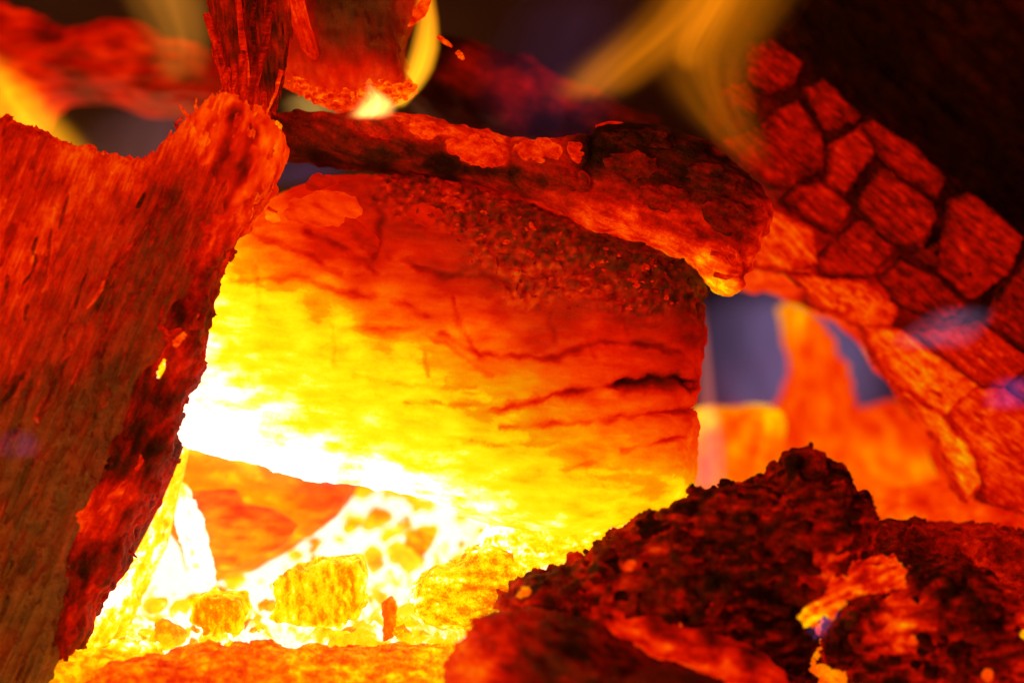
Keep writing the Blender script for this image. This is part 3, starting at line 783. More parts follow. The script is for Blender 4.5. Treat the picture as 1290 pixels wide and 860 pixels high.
# ------------------------------------------------------------------ the big cracked log
big = empty('cracked_log', 1150, 640, 200, 'thick charred log split into rectangular char blocks, its underside glowing orange', 'log')
pts = [(880, 40), (900, 120), (905, 185), (960, 250), (940, 300), (934, 362), (960, 366), (990, 368), (1040, 394), (1085, 414), (1106, 455), (1140, 498), (1172, 540), (1192, 590), (1206, 622), (1300, 650), (1420, 700), (1470, 300), (1400, -60), (1200, -130), (960, -120), (900, -60)]
n_ = np.array([-.677, .736])
def big_w(X, Y):
    q = (X - 1060) * n_[0] + (Y - 210) * n_[1]
    return -0.25 * np.clip(q, -400, 400) * (q < 0) + 0.0002 * q * q - 0.06 * (X - 1100)
BC = []
solid('log_wood', slab_field(pts, 120, 70, big_w), M_char, 290, 4.2, rough(30, 7, 3, 17, 42, 2.5, crumb=(34, 6, 3)), 14,
      heat=[(930, 20, .1), (960, 60, .15), (990, 10, .04), (1040, 60, .03), (1100, 100, .02), (1160, 150, .03), (1230, 220, .02), (1180, 40, .10), (1130, 20, .08), (1250, 80, .08), (1210, 90, .12), (1270, 20, .14), (1280, 260, .03), (1290, 150, .05),
            (930, 150, .25), (1000, 200, .15), (1080, 250, .15), (1150, 320, .12), (1220, 390, .12), (960, 290, .35), (945, 345, .6), (985, 362, .62), (1030, 360, .15), (1050, 396, .62), (1080, 408, .6), (1110, 410, .2), (1100, 445, .70), (1140, 500, .66), (1172, 545, .62), (1200, 610, .58), (1160, 500, .2), (1200, 500, .15), (1230, 560, .2), (1250, 490, .1), (1280, 480, .08), (1290, 600, .3), (1230, 640, .5)],
      ash=[(1150, 60, .3), (1220, 60, .35), (1100, 60, .15), (1200, 160, .15), (1050, 300, 0), (1200, 500, 0)], grain=42, hnoise=.05, hscale=18, parent=big, T=170, wr=(-170, 240))
B1, B2 = (880, 40), (880, 250)
k_ = 410 / 1290
def zb(o, *p): return [(o[0] + x * k_, o[1] + y * k_) for x, y in p]
BLK = [(zb(B1, (190, 60), (270, 45), (405, 130), (372, 212), (262, 250), (178, 192)), .40), (zb(B1, (95, 220), (185, 208), (235, 300), (215, 352), (120, 290)), .40),
       (zb(B1, (228, 390), (300, 318), (375, 285), (478, 415), (492, 530), (440, 572), (240, 436)), .43), (zb(B1, (405, 240), (480, 208), (625, 340), (602, 382), (525, 402), (478, 398)), .40),
       (zb(B1, (80, 440), (215, 395), (430, 575), (355, 622), (275, 610)), .40), (zb(B1, (515, 455), (622, 398), (675, 470), (652, 535), (572, 645), (495, 605), (522, 525)), .47),
       (zb(B1, (625, 385), (690, 365), (855, 470), (965, 580), (922, 665), (782, 575), (690, 485)), .42), (zb(B1, (615, 665), (710, 550), (912, 685), (922, 742), (862, 852), (740, 835), (618, 705)), .41),
       (zb(B1, (378, 615), (482, 605), (595, 700), (522, 805), (330, 672)), .45), (zb(B2, (270, 45), (440, 130), (452, 262), (350, 292), (205, 262), (182, 170)), .61),
       (zb(B2, (465, 245), (600, 98), (682, 98), (765, 202), (662, 315), (498, 302)), .41), (zb(B2, (955, 150), (980, 10), (1065, -10), (1255, 170), (1205, 305), (1060, 405), (928, 292)), .42),
       (zb(B2, (705, 312), (790, 245), (902, 300), (1042, 422), (962, 485), (862, 455), (780, 422)), .40), (zb(B2, (350, 306), (462, 314), (642, 335), (765, 430), (742, 505), (652, 505), (478, 425)), .61),
       (zb(B2, (825, 222), (932, 185), (942, 262), (882, 285)), .34), ([(1087, 412), (1134, 420), (1222, 482), (1206, 495), (1182, 519), (1152, 502), (1105, 456)], .66),
       ([(1104, 456), (1150, 504), (1180, 522), (1214, 560), (1228, 600), (1212, 626), (1172, 544), (1138, 502)], .70), ([(1184, 520), (1206, 497), (1226, 487), (1258, 490), (1300, 520), (1312, 560), (1312, 652), (1234, 626), (1222, 565)], .58),
       ([(1153, 418), (1233, 409), (1290, 453), (1258, 486), (1226, 484)], .50), ([(1236, 404), (1262, 360), (1300, 322), (1400, 400), (1300, 450)], .36), ([(1262, 488), (1294, 456), (1400, 424), (1400, 570), (1304, 515)], .42)]
for i, (pp, hh) in enumerate(BLK):
    c = np.mean(pp, 0)
    ww = 290 + float(big_w(np.array(c[0]), np.array(c[1]))) - 120
    dx = rng.uniform(-.14, .14, 2)
    tilt = lambda X, Y, c=c, dx=dx: dx[0] * (X - c[0]) + dx[1] * (Y - c[1])
    hot = [(x, y, hh - .04 + rng.uniform(-.07, .05)) for x, y in pp] + [(c[0], c[1], hh - .02), (c[0] - 8, c[1] + 4, hh + .02)]
    cr = [([(c[0] - 30 + rng.uniform(-6, 6), c[1] - 26 + o_ + rng.uniform(-8, 8)), (c[0] + 24, c[1] + 20 + o_ + rng.uniform(-8, 8))], 6, 2.2) for o_ in (-13, 4, 17)]
    pp = [(c[0] + (x - c[0]) * 1.045 + 0.9 * rng.normal(), c[1] + (y - c[1]) * 1.045 + 0.9 * rng.normal()) for x, y in pp]
    edge = pp
    def rim(x, y, w, e=edge):
        d = poly_sd(e, x, y)
        return -0.18 * sstep(-6, 3, d)
    solid('char_block', slab_field(pp, 28, 12, tilt, 0), M_block, ww - 8 + rng.uniform(-6, 5), 2.8, add(rough(26, 3.5, 3, 60 + i, 42, 1.4), rough(8, 2.5, 2, 90 + i, 42, 4.0, lines=cr, ridge=4)), 13, heat=hot, ash=0.12, grain=40 + rng.uniform(-6, 6), hnoise=.11, hscale=7, extra=add(rim, crack_heat(cr, -.08)), parent=big, T=34, seed=i)
for p, hh in (([(1150, 196, 182, 4), (1160, 194, 174, 3), (1168, 184, 168, 1.2)], .34), ([(1040, 26, 196, 3), (1050, 34, 188, 4), (1060, 46, 186, 2)], .26), ([(1172, 30, 206, 3), (1182, 40, 200, 5), (1180, 56, 198, 3)], .24), ([(1150, 92, 200, 3), (1166, 104, 192, 4), (1176, 114, 190, 2)], .24), ([(1066, 0, 200, 4), (1080, 10, 196, 5), (1094, 14, 196, 2)], .24), ([(1196, 84, 208, 3), (1204, 82, 200, 4), (1210, 92, 200, 2)], .22)):
    tube('bark_sliver', p, M_char, hh, big, .3)

# ------------------------------------------------------------------ pieces behind
back = solid('burning_log', slab_field([(-80, 10), (0, 14), (60, 26), (104, 50), (150, 34), (186, 34), (204, 62), (250, 60), (290, 96), (310, 150), (240, 146), (190, 136), (150, 126), (100, 122), (62, 126), (44, 160), (0, 186), (-120, 196), (-330, 180), (-330, -20)], 90, 40), M_wood, 420, 4.5,
      rough(40, 9, 3, 70, 6, 3.0, lines=[([(0, 72), (80, 84), (160, 100), (250, 108)], 10, 6), ([(100, 50), (150, 70), (200, 64)], 7, 5)], ridge=9), 20,
      heat=[(0, 30, .40), (40, 45, .50), (90, 60, .34), (150, 45, .46), (180, 50, .47), (30, 75, .42), (0, 100, .58), (60, 100, .52), (110, 90, .44), (160, 85, .50), (240, 80, .42), (280, 110, .36), (120, 112, .30), (160, 115, .45), (220, 125, .38), (0, 140, .76), (40, 130, .70), (10, 170, .8)],
      ash=[(250, 80, .4), (0, 100, 0), (150, 60, .1)], grain=8, hnoise=.13, hscale=14, T=100)
tag(back, 'blurred red burning log lying far behind the upright split log', 'log')

o = solid('charred_log', slab_field([(540, 40), (600, 62), (650, 74), (700, 96), (770, 130), (860, 180), (860, 260), (760, 230), (640, 190), (540, 160), (500, 110)], 60, 36), M_char, 330, 4.5, rough(24, 8, 3, 72, 25, 1.6, crumb=(34, 10)), 16,
      heat=[(560, 60, .06), (590, 95, .37), (610, 108, .37), (640, 112, .34), (610, 130, .18), (666, 122, .33), (640, 86, .10), (700, 130, .34), (712, 140, .34), (740, 150, .26), (720, 160, .08), (600, 150, .06), (690, 165, .06), (800, 200, .2), (560, 140, .05)], ash=.1, grain=25, hnoise=.09, hscale=18, T=70)
tag(o, 'nearly black charred log in the shadow behind the crossing branch', 'log')

wedge = empty('ember_wedge', 320, 725, 300, 'orange wedge of stepped ember seen through the gap under the yellow block', 'ember')
pts = [(196, 548), (240, 552), (310, 570), (380, 590), (446, 594), (446, 628), (404, 664), (344, 706), (300, 724), (254, 732), (236, 684), (214, 624)]
solid('ember_body', slab_field(pts, 80, 20, lambda X, Y: 0.2 * (Y - 640)), M_wood, 240, 4.2, rough(24, 4, 3, 75, 8, 2.5), 12,
      heat=[(225, 570, .78), (300, 590, .79), (360, 600, .77), (410, 610, .68), (435, 610, .66), (240, 620, .78), (300, 640, .76), (380, 650, .76), (250, 660, .77), (280, 700, .77), (340, 680, .75)], grain=8, hnoise=.08, hscale=14, parent=wedge, T=100)
solid('ember_step', slab_field([(222, 622), (250, 618), (300, 614), (306, 634), (345, 640), (380, 660), (350, 690), (300, 712), (262, 716), (244, 676)], 20, 4, None, 0), M_wood, 150, 4.2, rough(20, 4, 3, 76, 8, 2), 9,
      heat=[(240, 628, .68), (290, 622, .64), (305, 640, .63), (340, 648, .66), (370, 662, .68), (260, 650, .76), (320, 665, .75), (270, 680, .77), (310, 690, .77)], grain=8, hnoise=.10, hscale=11, parent=wedge, T=24)

gl = empty('glowing_ember', 1060, 640, 420, 'tall ragged orange ember standing behind the dark crumbly heap', 'ember')
pts = [(984, 384), (1006, 388), (1030, 410), (1054, 450), (1074, 520), (1064, 580), (1060, 640), (960, 650), (930, 590), (960, 540), (988, 505), (1002, 462), (992, 430)]
solid('ember_body', slab_field(pts, 60, 24), M_wood, 660, 4.2, add(rough(20, 10, 3, 80, 80, 2.0), rough(13, 7, 3, 79, 80, 1.3)), 20,
      heat=[(990, 395, .74), (1000, 420, .68), (1020, 430, .62), (1040, 470, .60), (1000, 500, .60), (1060, 520, .59), (970, 550, .62), (1030, 560, .63), (1000, 600, .64), (1040, 600, .70)], grain=80, hnoise=.10, hscale=14, parent=gl, T=70)
solid('ember_lobe', slab_field([(1050, 530), (1090, 512), (1130, 502), (1164, 524), (1184, 566), (1184, 610), (1160, 650), (1120, 668), (1070, 650), (1052, 600)], 50, 34), M_wood, 640, 4.2, rough(24, 5, 3, 81, 60, 1.6), 12,
      heat=[(1080, 530, .60), (1130, 515, .58), (1160, 540, .60), (1110, 570, .70), (1150, 580, .74), (1175, 600, .64), (1100, 620, .66), (1150, 630, .72), (1080, 600, .66), (1120, 650, .64)], grain=60, hnoise=.11, hscale=14, parent=gl, T=60)
o = solid('glowing_coal', slab_field([(868, 520), (900, 512), (930, 514), (975, 508), (985, 540), (970, 600), (930, 630), (870, 625)], 60, 22), M_coal, 480, 4.2, rough(20, 5, 3, 83, 90, 1.8), 12,
      heat=[(880, 525, .84), (905, 540, .66), (930, 530, .64), (962, 520, .82), (920, 570, .72), (880, 580, .66), (950, 560, .64), (930, 610, .70)], grain=88, hnoise=.07, hscale=14, T=66)
tag(o, 'orange coal with two yellow tips between the yellow block and the ragged ember', 'coal')
o = solid('glowing_coal', blobs([(1200, 640, 0, 70, 34, 50), (1150, 664, -10, 60, 30, 40), (1260, 660, 0, 70, 34, 50)]), M_coal, 330, 4.2, rough(22, 6, 3, 84, 0, 1.5, crumb=(26, 6)), 12,
      heat=[(1100, 670, .6), (1140, 668, .72), (1190, 640, .58), (1210, 660, .66), (1160, 650, .56), (1250, 640, .5), (1290, 660, .52), (1240, 670, .6)], grain=10, hnoise=.09, hscale=14)
tag(o, 'flat orange coal beneath the glowing underside of the cracked log', 'coal')

# ------------------------------------------------------------------ coals of the hot bed
HOT = [
 ('glowing_stick', capsule_chain([(40, 900, -40, 40), (120, 790, 0, 38), (178, 680, 20, 30), (216, 560, 30, 18)]), 60, M_coal, [(70, 860, .78), (110, 810, .95), (150, 740, 1.02), (180, 700, .93), (200, 640, .89), (215, 580, .88), (140, 820, .82), (180, 760, .86)], 115, 'yellow stick leaning in the gap along the dark edge of the split log', 'stick'),
 ('glowing_stick', capsule_chain([(228, 620, 0, 11), (240, 660, 0, 17), (256, 730, 0, 16)]), 110, M_coal, [(228, 610, .95), (235, 650, 1.03), (250, 700, 1.02)], 75, 'short white hot stick against the side of the orange wedge', 'stick'),
 ('glowing_coal', slab_field([(366, 716), (402, 706), (454, 700), (462, 726), (454, 772), (428, 786), (380, 782), (344, 772), (352, 756), (340, 742)], 40, 10, None, 0), 26, M_coal, [(360, 730, .84), (400, 720, .83), (450, 715, .80), (455, 750, .80), (400, 760, .82), (360, 770, .86), (430, 785, .84)], 84, 'yellow blocky coal with fine upright grain below the orange wedge', 'coal'),
 ('glowing_coal', slab_field([(244, 752), (268, 746), (309, 749), (313, 775), (303, 794), (262, 797), (248, 778)], 30, 8, None, 0), 16, M_coal, [(250, 760, .80), (260, 770, .72), (290, 760, .79), (300, 790, .83)], 88, 'small square amber coal ringed by white hot embers', 'coal'),
 ('glowing_coal', slab_field([(516, 742), (540, 716), (572, 712), (600, 684), (642, 690), (664, 716), (656, 744), (664, 770), (630, 790), (570, 792), (530, 776)], 46, 20, None, 1), 26, M_crumb, [(530, 740, .84), (560, 720, .86), (600, 700, .84), (640, 705, .80), (600, 740, .76), (640, 750, .72), (570, 770, .84), (620, 790, .74)], 10, 'lumpy golden coal beside the dark crumbly heap', 'coal'),
 ('glowing_coal', blobs([(690, 672, 0, 52, 30, 40), (740, 668, 10, 50, 30, 40), (650, 690, 0, 40, 28, 36)]), 50, M_coal, [(650, 680, .94), (690, 660, .92), (700, 690, .87), (740, 670, .87), (660, 700, .9)], 8, 'bright yellow coal wedged under the lower edge of the big block', 'coal'),
 ('ember_stub', slab_field([(480, 756), (486, 758), (490, 750), (498, 756), (500, 778), (496, 810), (482, 810), (484, 778)], 9, 3, None, 0), -14, M_coal, [(488, 760, .68), (490, 790, .70)], 90, 'small upright orange stub poking from the yellow embers', 'ember'),
 ('ember_chip', slab_field([(484, 612), (498, 606), (524, 608), (530, 622), (518, 636), (508, 628), (494, 626)], 12, 4, None, 0), 48, M_coal, .85, 0, 'wide amber chip on the white bed just below the yellow block', 'ember'),
 ('ember_chip', slab_field([(430, 668), (436, 654), (452, 648), (458, 654), (448, 668), (438, 674)], 10, 4, None, 0), 36, M_coal, .84, 0, 'small oval amber chip alone beside the orange wedge', 'ember'),
 ('ember_chip', slab_field([(510, 672), (530, 662), (552, 662), (546, 684), (528, 706), (508, 704)], 12, 4, None, 0), 22, M_coal, [(530, 668, .80), (520, 700, .72)], 40, 'orange slanted chip in the middle of the white hot bed', 'ember'),
 ('ember_chip', slab_field([(578, 614), (590, 608), (604, 618), (596, 626)], 8, 3, None, 0), 30, M_coal, .86, 0, 'tiny amber chip close under the yellow block near its lower corner', 'ember'),
 ('ember_chip', slab_field([(260, 732), (266, 728), (276, 738), (270, 748), (262, 744)], 8, 3, None, 0), 10, M_coal, .85, 0, 'tiny amber chip above the small square coal', 'ember'),
 ('ember_chip', slab_field([(476, 676), (490, 664), (510, 658), (506, 672), (494, 676), (484, 684)], 9, 3, None, 0), 36, M_coal, .90, 0, 'yellow chip touching the orange slanted chip', 'ember'),
 ('burning_stick', capsule_chain([(150, 872, -10, 40), (260, 856, 0, 46), (420, 862, 10, 46), (560, 858, 20, 44), (660, 880, 20, 40)]), -60, M_crumb, [(180, 830, .68), (200, 850, .66), (250, 822, .74), (300, 840, .66), (230, 850, .56), (270, 860, .62), (380, 820, .78), (360, 850, .70), (450, 830, .78), (500, 850, .76), (560, 830, .80), (430, 815, .66), (600, 850, .74), (190, 870, .62), (400, 860, .72), (480, 820, .68)], 4, 'rough orange stick lying along the front of the bed', 'stick'),
 ('glowing_coal', blobs([(110, 862, 0, 60, 44, 40), (170, 850, 0, 50, 40, 40)]), -30, M_coal, [(80, 850, .76), (110, 820, .80), (140, 850, .76), (180, 830, .84), (200, 850, .78)], 20, 'smooth amber coal at the foot of the split log', 'coal'),
]
for i, (nm, fld, w0, mt, ht, gr, lb, ct) in enumerate(HOT):
    T_ = 46 if len(fld) == 2 else None
    small = (fld[1][2] - fld[1][0]) < 60
    if small and 'chip' in nm or 'stub' in nm:
        w0 = float(bed_point((fld[1][0] + fld[1][2]) / 2, fld[1][3] - 3)[1]) - 4
    o = solid(nm, fld, mt, w0, 2.0 if small else 2.6, rough(9 if small else 18, 3 if small else 6, 3, 90 + i, gr, 1.6, crumb=(8, 3) if small else (17, 8, 5)), 7 if small else 16, heat=ht, grain=gr, hnoise=.05 if small else .10, hscale=9, extra=(lambda x, y, w, c_=((fld[1][0] + fld[1][2]) / 2, (fld[1][1] + fld[1][3]) / 2, (fld[1][2] - fld[1][0]) / 2, (fld[1][3] - fld[1][1]) / 2): .12 * sstep(.75, 1.1, np.maximum(np.abs(x - c_[0]) / c_[2], np.abs(y - c_[1]) / c_[3]) + .15 * perlin(x / 12, y / 12, w / 12))) if ct in ('coal', 'ember') else None, T=T_, seed=i)
    tag(o, lb, ct, 'coals and chips of the hot bed' if ct in ('coal', 'ember') else None)

# ------------------------------------------------------------------ the dark crumbly heaps in front
heap = empty('charcoal_lump', 880, 860, -60, 'dark crumbly charcoal heap with a peaked top in front of the yellow block', 'charcoal')
bl = [(1012, 604, 0, 36, 34, 36), (1040, 630, 0, 40, 40, 40), (1070, 660, 0, 36, 34, 40), (960, 640, 0, 50, 34, 44), (890, 648, 0, 40, 28, 40), (835, 684, 0, 44, 34, 44), (775, 704, 0, 34, 26, 40), (930, 710, 0, 100, 80, 70), (1010, 700, 0, 80, 70, 60),
      (850, 760, -10, 100, 70, 70), (720, 752, 0, 66, 40, 50), (668, 770, 0, 40, 30, 44), (960, 800, -10, 60, 70, 60), (760, 780, -10, 70, 50, 60), (900, 860, 0, 120, 60, 70)]
CR2 = [([(1000, 690), (1040, 680), (1062, 668)], -6, 9)]
heap_b = solid('charcoal_body', blobs(bl, 12), M_crumb, -70, 2.7, add(rough(46, 9, 4, 110, 0, 1, crumb=(30, 14, 0)), rough(16, 3, 2, 111, 0, 1, crumb=(14, 9, 6))), 22,
      heat=[(1010, 600, .10), (970, 620, .2), (1060, 650, .12), (960, 640, .22), (890, 625, .16), (820, 665, .30), (770, 690, .28), (740, 700, .38), (850, 690, .16), (900, 690, .12), (960, 690, .12), (830, 740, .22), (880, 740, .08), (950, 750, .05), (990, 760, .06), (1040, 690, .38), (1020, 715, .34), (1060, 700, .30),
            (790, 712, .40), (780, 760, .30), (800, 790, .34), (860, 780, .08), (960, 830, .05), (690, 740, .22), (650, 760, .34), (720, 770, .14), (700, 800, .2), (640, 785, .5), (760, 700, .14), (1000, 810, .05)],
      ash=[(1010, 600, .12), (850, 700, .4), (820, 730, .6), (700, 755, .4), (920, 690, .2), (950, 780, .0), (860, 790, .05), (980, 640, .3)], hnoise=.24, hscale=14, extra=lambda x, y, w: .075 + 0 * x, parent=heap)
for (x, y, r, hh, w) in ((792, 712, 5, .62, -78), (905, 756, 6, .52, -72), (857, 750, 5, .42, -76), (785, 772, 9, .56, -66), (802, 778, 7, .58, -64), (850, 792, 8, .62, -78), (940, 838, 11, .80, -72), (660, 746, 6, .74, -48), (770, 768, 5, .5, -66), (1060, 696, 7, .55, -56)):
    solid('glowing_bit', blobs([(x, y, 0, r * .6, r * .9, r * .6), (x + r * .8, y - r * .5, 0, r * .5, r * .4, r * .5), (x - r * .5, y + r * .7, 0, r * .6, r * .35, r * .5)], 3), M_coal, -62 + w, 1.5, rough(5, 3, 3, x), 4, heat=hh - .05, hnoise=.06, hscale=5, parent=heap)
lobe = solid('charcoal_lump', blobs([(690, 830, 0, 88, 56, 60), (640, 850, 0, 60, 60, 50), (760, 850, 0, 70, 40, 50), (620, 870, 0, 50, 50, 40)], 16), M_char, -150, 2.6, add(rough(34, 7, 3, 120, 20, 1.6, lines=[([(752, 812), (766, 832), (756, 850)], 9, 6)]), rough(12, 4, 3, 121, 20, 1.6, crumb=(18, 8, 3))), 18,
      heat=[(600, 830, .62), (605, 860, .66), (630, 800, .44), (660, 830, .30), (690, 850, .27), (720, 810, .18), (700, 830, .27), (760, 840, .24), (770, 810, .26), (800, 850, .2), (640, 860, .36)], ash=[(700, 795, .35), (660, 850, 0), (760, 850, .1)], grain=30, hnoise=.14, hscale=18)
tag(lobe, 'smooth rounded dark red lump at the foot of the crumbly heap', 'charcoal')
o = solid('glowing_coal', capsule_chain([(740, 786, 0, 18), (800, 794, -6, 24), (880, 814, -10, 26), (950, 846, -10, 24), (1000, 890, 0, 22)]), M_coal, -138, 2.4, rough(20, 8, 3, 122, 20, 2.2, crumb=(19, 7, 3)), 14,
      heat=[(750, 785, .46), (800, 790, .55), (830, 812, .62), (780, 805, .46), (880, 805, .47), (870, 825, .60), (920, 832, .50), (910, 845, .62), (960, 850, .5), (745, 780, .25), (830, 785, .25), (890, 798, .2), (940, 822, .2)], grain=20, hnoise=.13, hscale=14)
tag(o, 'red hot curved coal half buried across the front of the crumbly heap', 'coal')
o = solid('charcoal_lump', slab_field([(770, 850), (840, 836), (920, 862), (960, 900), (760, 900)], 40, 26), M_char, -190, 2.6, rough(26, 5, 3, 123, 20, 2), 10, heat=[(800, 850, .25), (900, 870, .2)], ash=.3, grain=20, T=44)
tag(o, 'brown low lump just below the red hot curved coal', 'charcoal')

heap2 = empty('charcoal_lump', 1150, 860, -60, 'black crumbly charcoal mound with one yellow hot hollow', 'charcoal')
bl = [(1125, 790, 0, 78, 54, 60), (1080, 805, 0, 44, 36, 40), (1180, 770, 0, 70, 60, 60), (1230, 790, 0, 60, 60, 60), (1206, 734, 30, 36, 24, 34), (1260, 830, 0, 60, 60, 60), (1170, 850, 0, 90, 44, 60)]
def pit(x, y, w):
    return 18 * np.exp(-((x - 1118) ** 2 + (y - 786) ** 2) / 220) * (w < 0)
rg = add(rough(40, 7, 4, 130, 0, 1, crumb=(28, 12, 0)), rough(16, 3, 2, 131, 0, 1, crumb=(13, 9, 6)))
heap2_b = solid('charcoal_body', blobs(bl, 12), M_crumb, -80, 2.7, lambda x, y, w: rg(x, y, w) + pit(x, y, w), 22,
      heat=[(1060, 800, .08), (1090, 760, .10), (1118, 786, .92), (1112, 778, .80), (1126, 794, .72), (1118, 768, .60), (1104, 790, .5), (1140, 780, .22), (1100, 800, .12), (1130, 815, .2), (1150, 808, .56), (1152, 820, .3), (1180, 780, .16), (1200, 740, .10), (1160, 710, .10), (1230, 760, .14), (1250, 800, .16), (1280, 780, .5),
            (1270, 820, .34), (1240, 830, .2), (1200, 830, .15), (1100, 830, .08), (1150, 850, .5), (1160, 840, .3), (1240, 850, .45), (1220, 720, .2), (1260, 740, .3), (1090, 850, .2), (1125, 850, .12)],
      ash=[(1200, 720, .25), (1090, 780, .1), (1240, 790, .15)], hnoise=.22, hscale=13, extra=lambda x, y, w: .04 + 0 * x, parent=heap2)
for (x, y, r, hh, w) in ((1116, 792, 6, .88, -40), (1122, 782, 6, .74, -40), (1108, 782, 5, .64, -42), (1150, 806, 5, .62, -58), (1128, 772, 5, .5, -48), (1244, 850, 7, .62, -60), (1288, 800, 6, .78, -46)):
    solid('glowing_bit', blobs([(x, y, 0, r, r * 1.2, r)], 3), M_coal, -80 + w, 1.8, rough(6, 1.5, 2, x), 3, heat=hh, hnoise=.06, hscale=5, parent=heap2)
cp = [(996, 776), (1012, 758), (1036, 742), (1052, 722), (1084, 706), (1122, 702), (1142, 716), (1130, 738), (1096, 742), (1066, 752), (1048, 770), (1020, 780)]
o = solid('glowing_coal', slab_field(cp, 26, 12, lambda X, Y: 0.3 * (740 - Y), 1), M_coal, -112, 2.3, rough(13, 8, 3, 140, -25, 1.6, crumb=(15, 9, 5)), 15,
      heat=[(1000, 775, .74), (1018, 770, .82), (1040, 762, .78), (1056, 755, .74), (1020, 755, .5), (1036, 745, .44), (1060, 730, .48), (1075, 742, .64), (1084, 722, .44), (1120, 712, .56), (1130, 730, .66), (1110, 735, .5)], grain=-25, hnoise=.20, hscale=8, T=40)
tag(o, 'orange coal with a yellow edge in the cleft between the two dark heaps', 'coal')
o = solid('glowing_coal', capsule_chain([(1000, 800, 0, 14), (1030, 830, 0, 26), (1080, 862, 0, 30), (1140, 880, 0, 26)]), M_coal, -60, 2.4, rough(18, 4, 3, 141, 35, 1.8), 10,
      heat=[(1000, 800, .60), (1020, 820, .70), (1040, 840, .74), (1080, 850, .78), (1110, 850, .76), (1020, 850, .62), (1060, 830, .66)], grain=35, hnoise=.06, hscale=12)
tag(o, 'amber coal showing below the black mound with the hot hollow', 'coal')
DM = [lump_mesh('charcoal_crumb', h, h + .06, M_crumb, n, a) for h, n, a in ((.12, 8, .1), (.16, 9, .3), (.22, 10, .2), (.09, 9, .05), (.27, 8, .1), (.15, 10, .45), (.19, 9, 0))]
strew(heap_b, 'charcoal_crumb', DM, [(1010, 570), (1080, 640), (1090, 700), (1000, 780), (960, 830), (860, 790), (700, 790), (640, 770), (740, 690), (880, 620)], 110, 7, 19, heap, .25)
strew(heap2_b, 'charcoal_crumb', DM, [(1060, 780), (1120, 745), (1190, 720), (1280, 760), (1290, 850), (1160, 850), (1060, 820)], 60, 7, 16, heap2, .25, 1.0, (1120, 786, 34))
# crumbs on the bed at the far side
o = None
RB = [(1130, 690, 0, 50, 30, 40), (1190, 690, 20, 60, 26, 40), (1250, 700, 10, 60, 30, 40), (1290, 720, 0, 40, 40, 40), (1270, 760, -20, 50, 40, 40), (1090, 690, 0, 30, 26, 30)]
o = solid('ember_crumbs', blobs(RB, 12), M_crumb, 80, 3.2, rough(22, 7, 4, 150, 0, 1.6, crumb=(15, 11, 6)), 18,
      heat=[(1090, 690, .25), (1130, 680, .28), (1150, 700, .12), (1180, 680, .40), (1220, 690, .45), (1200, 710, .30), (1250, 700, .34), (1240, 725, .50), (1280, 700, .40), (1290, 740, .25), (1270, 770, .42)], ash=.35, hnoise=.14, hscale=9)
tag(o, 'reddish crumbled embers and ash below the cracked log', 'embers', kind='stuff')

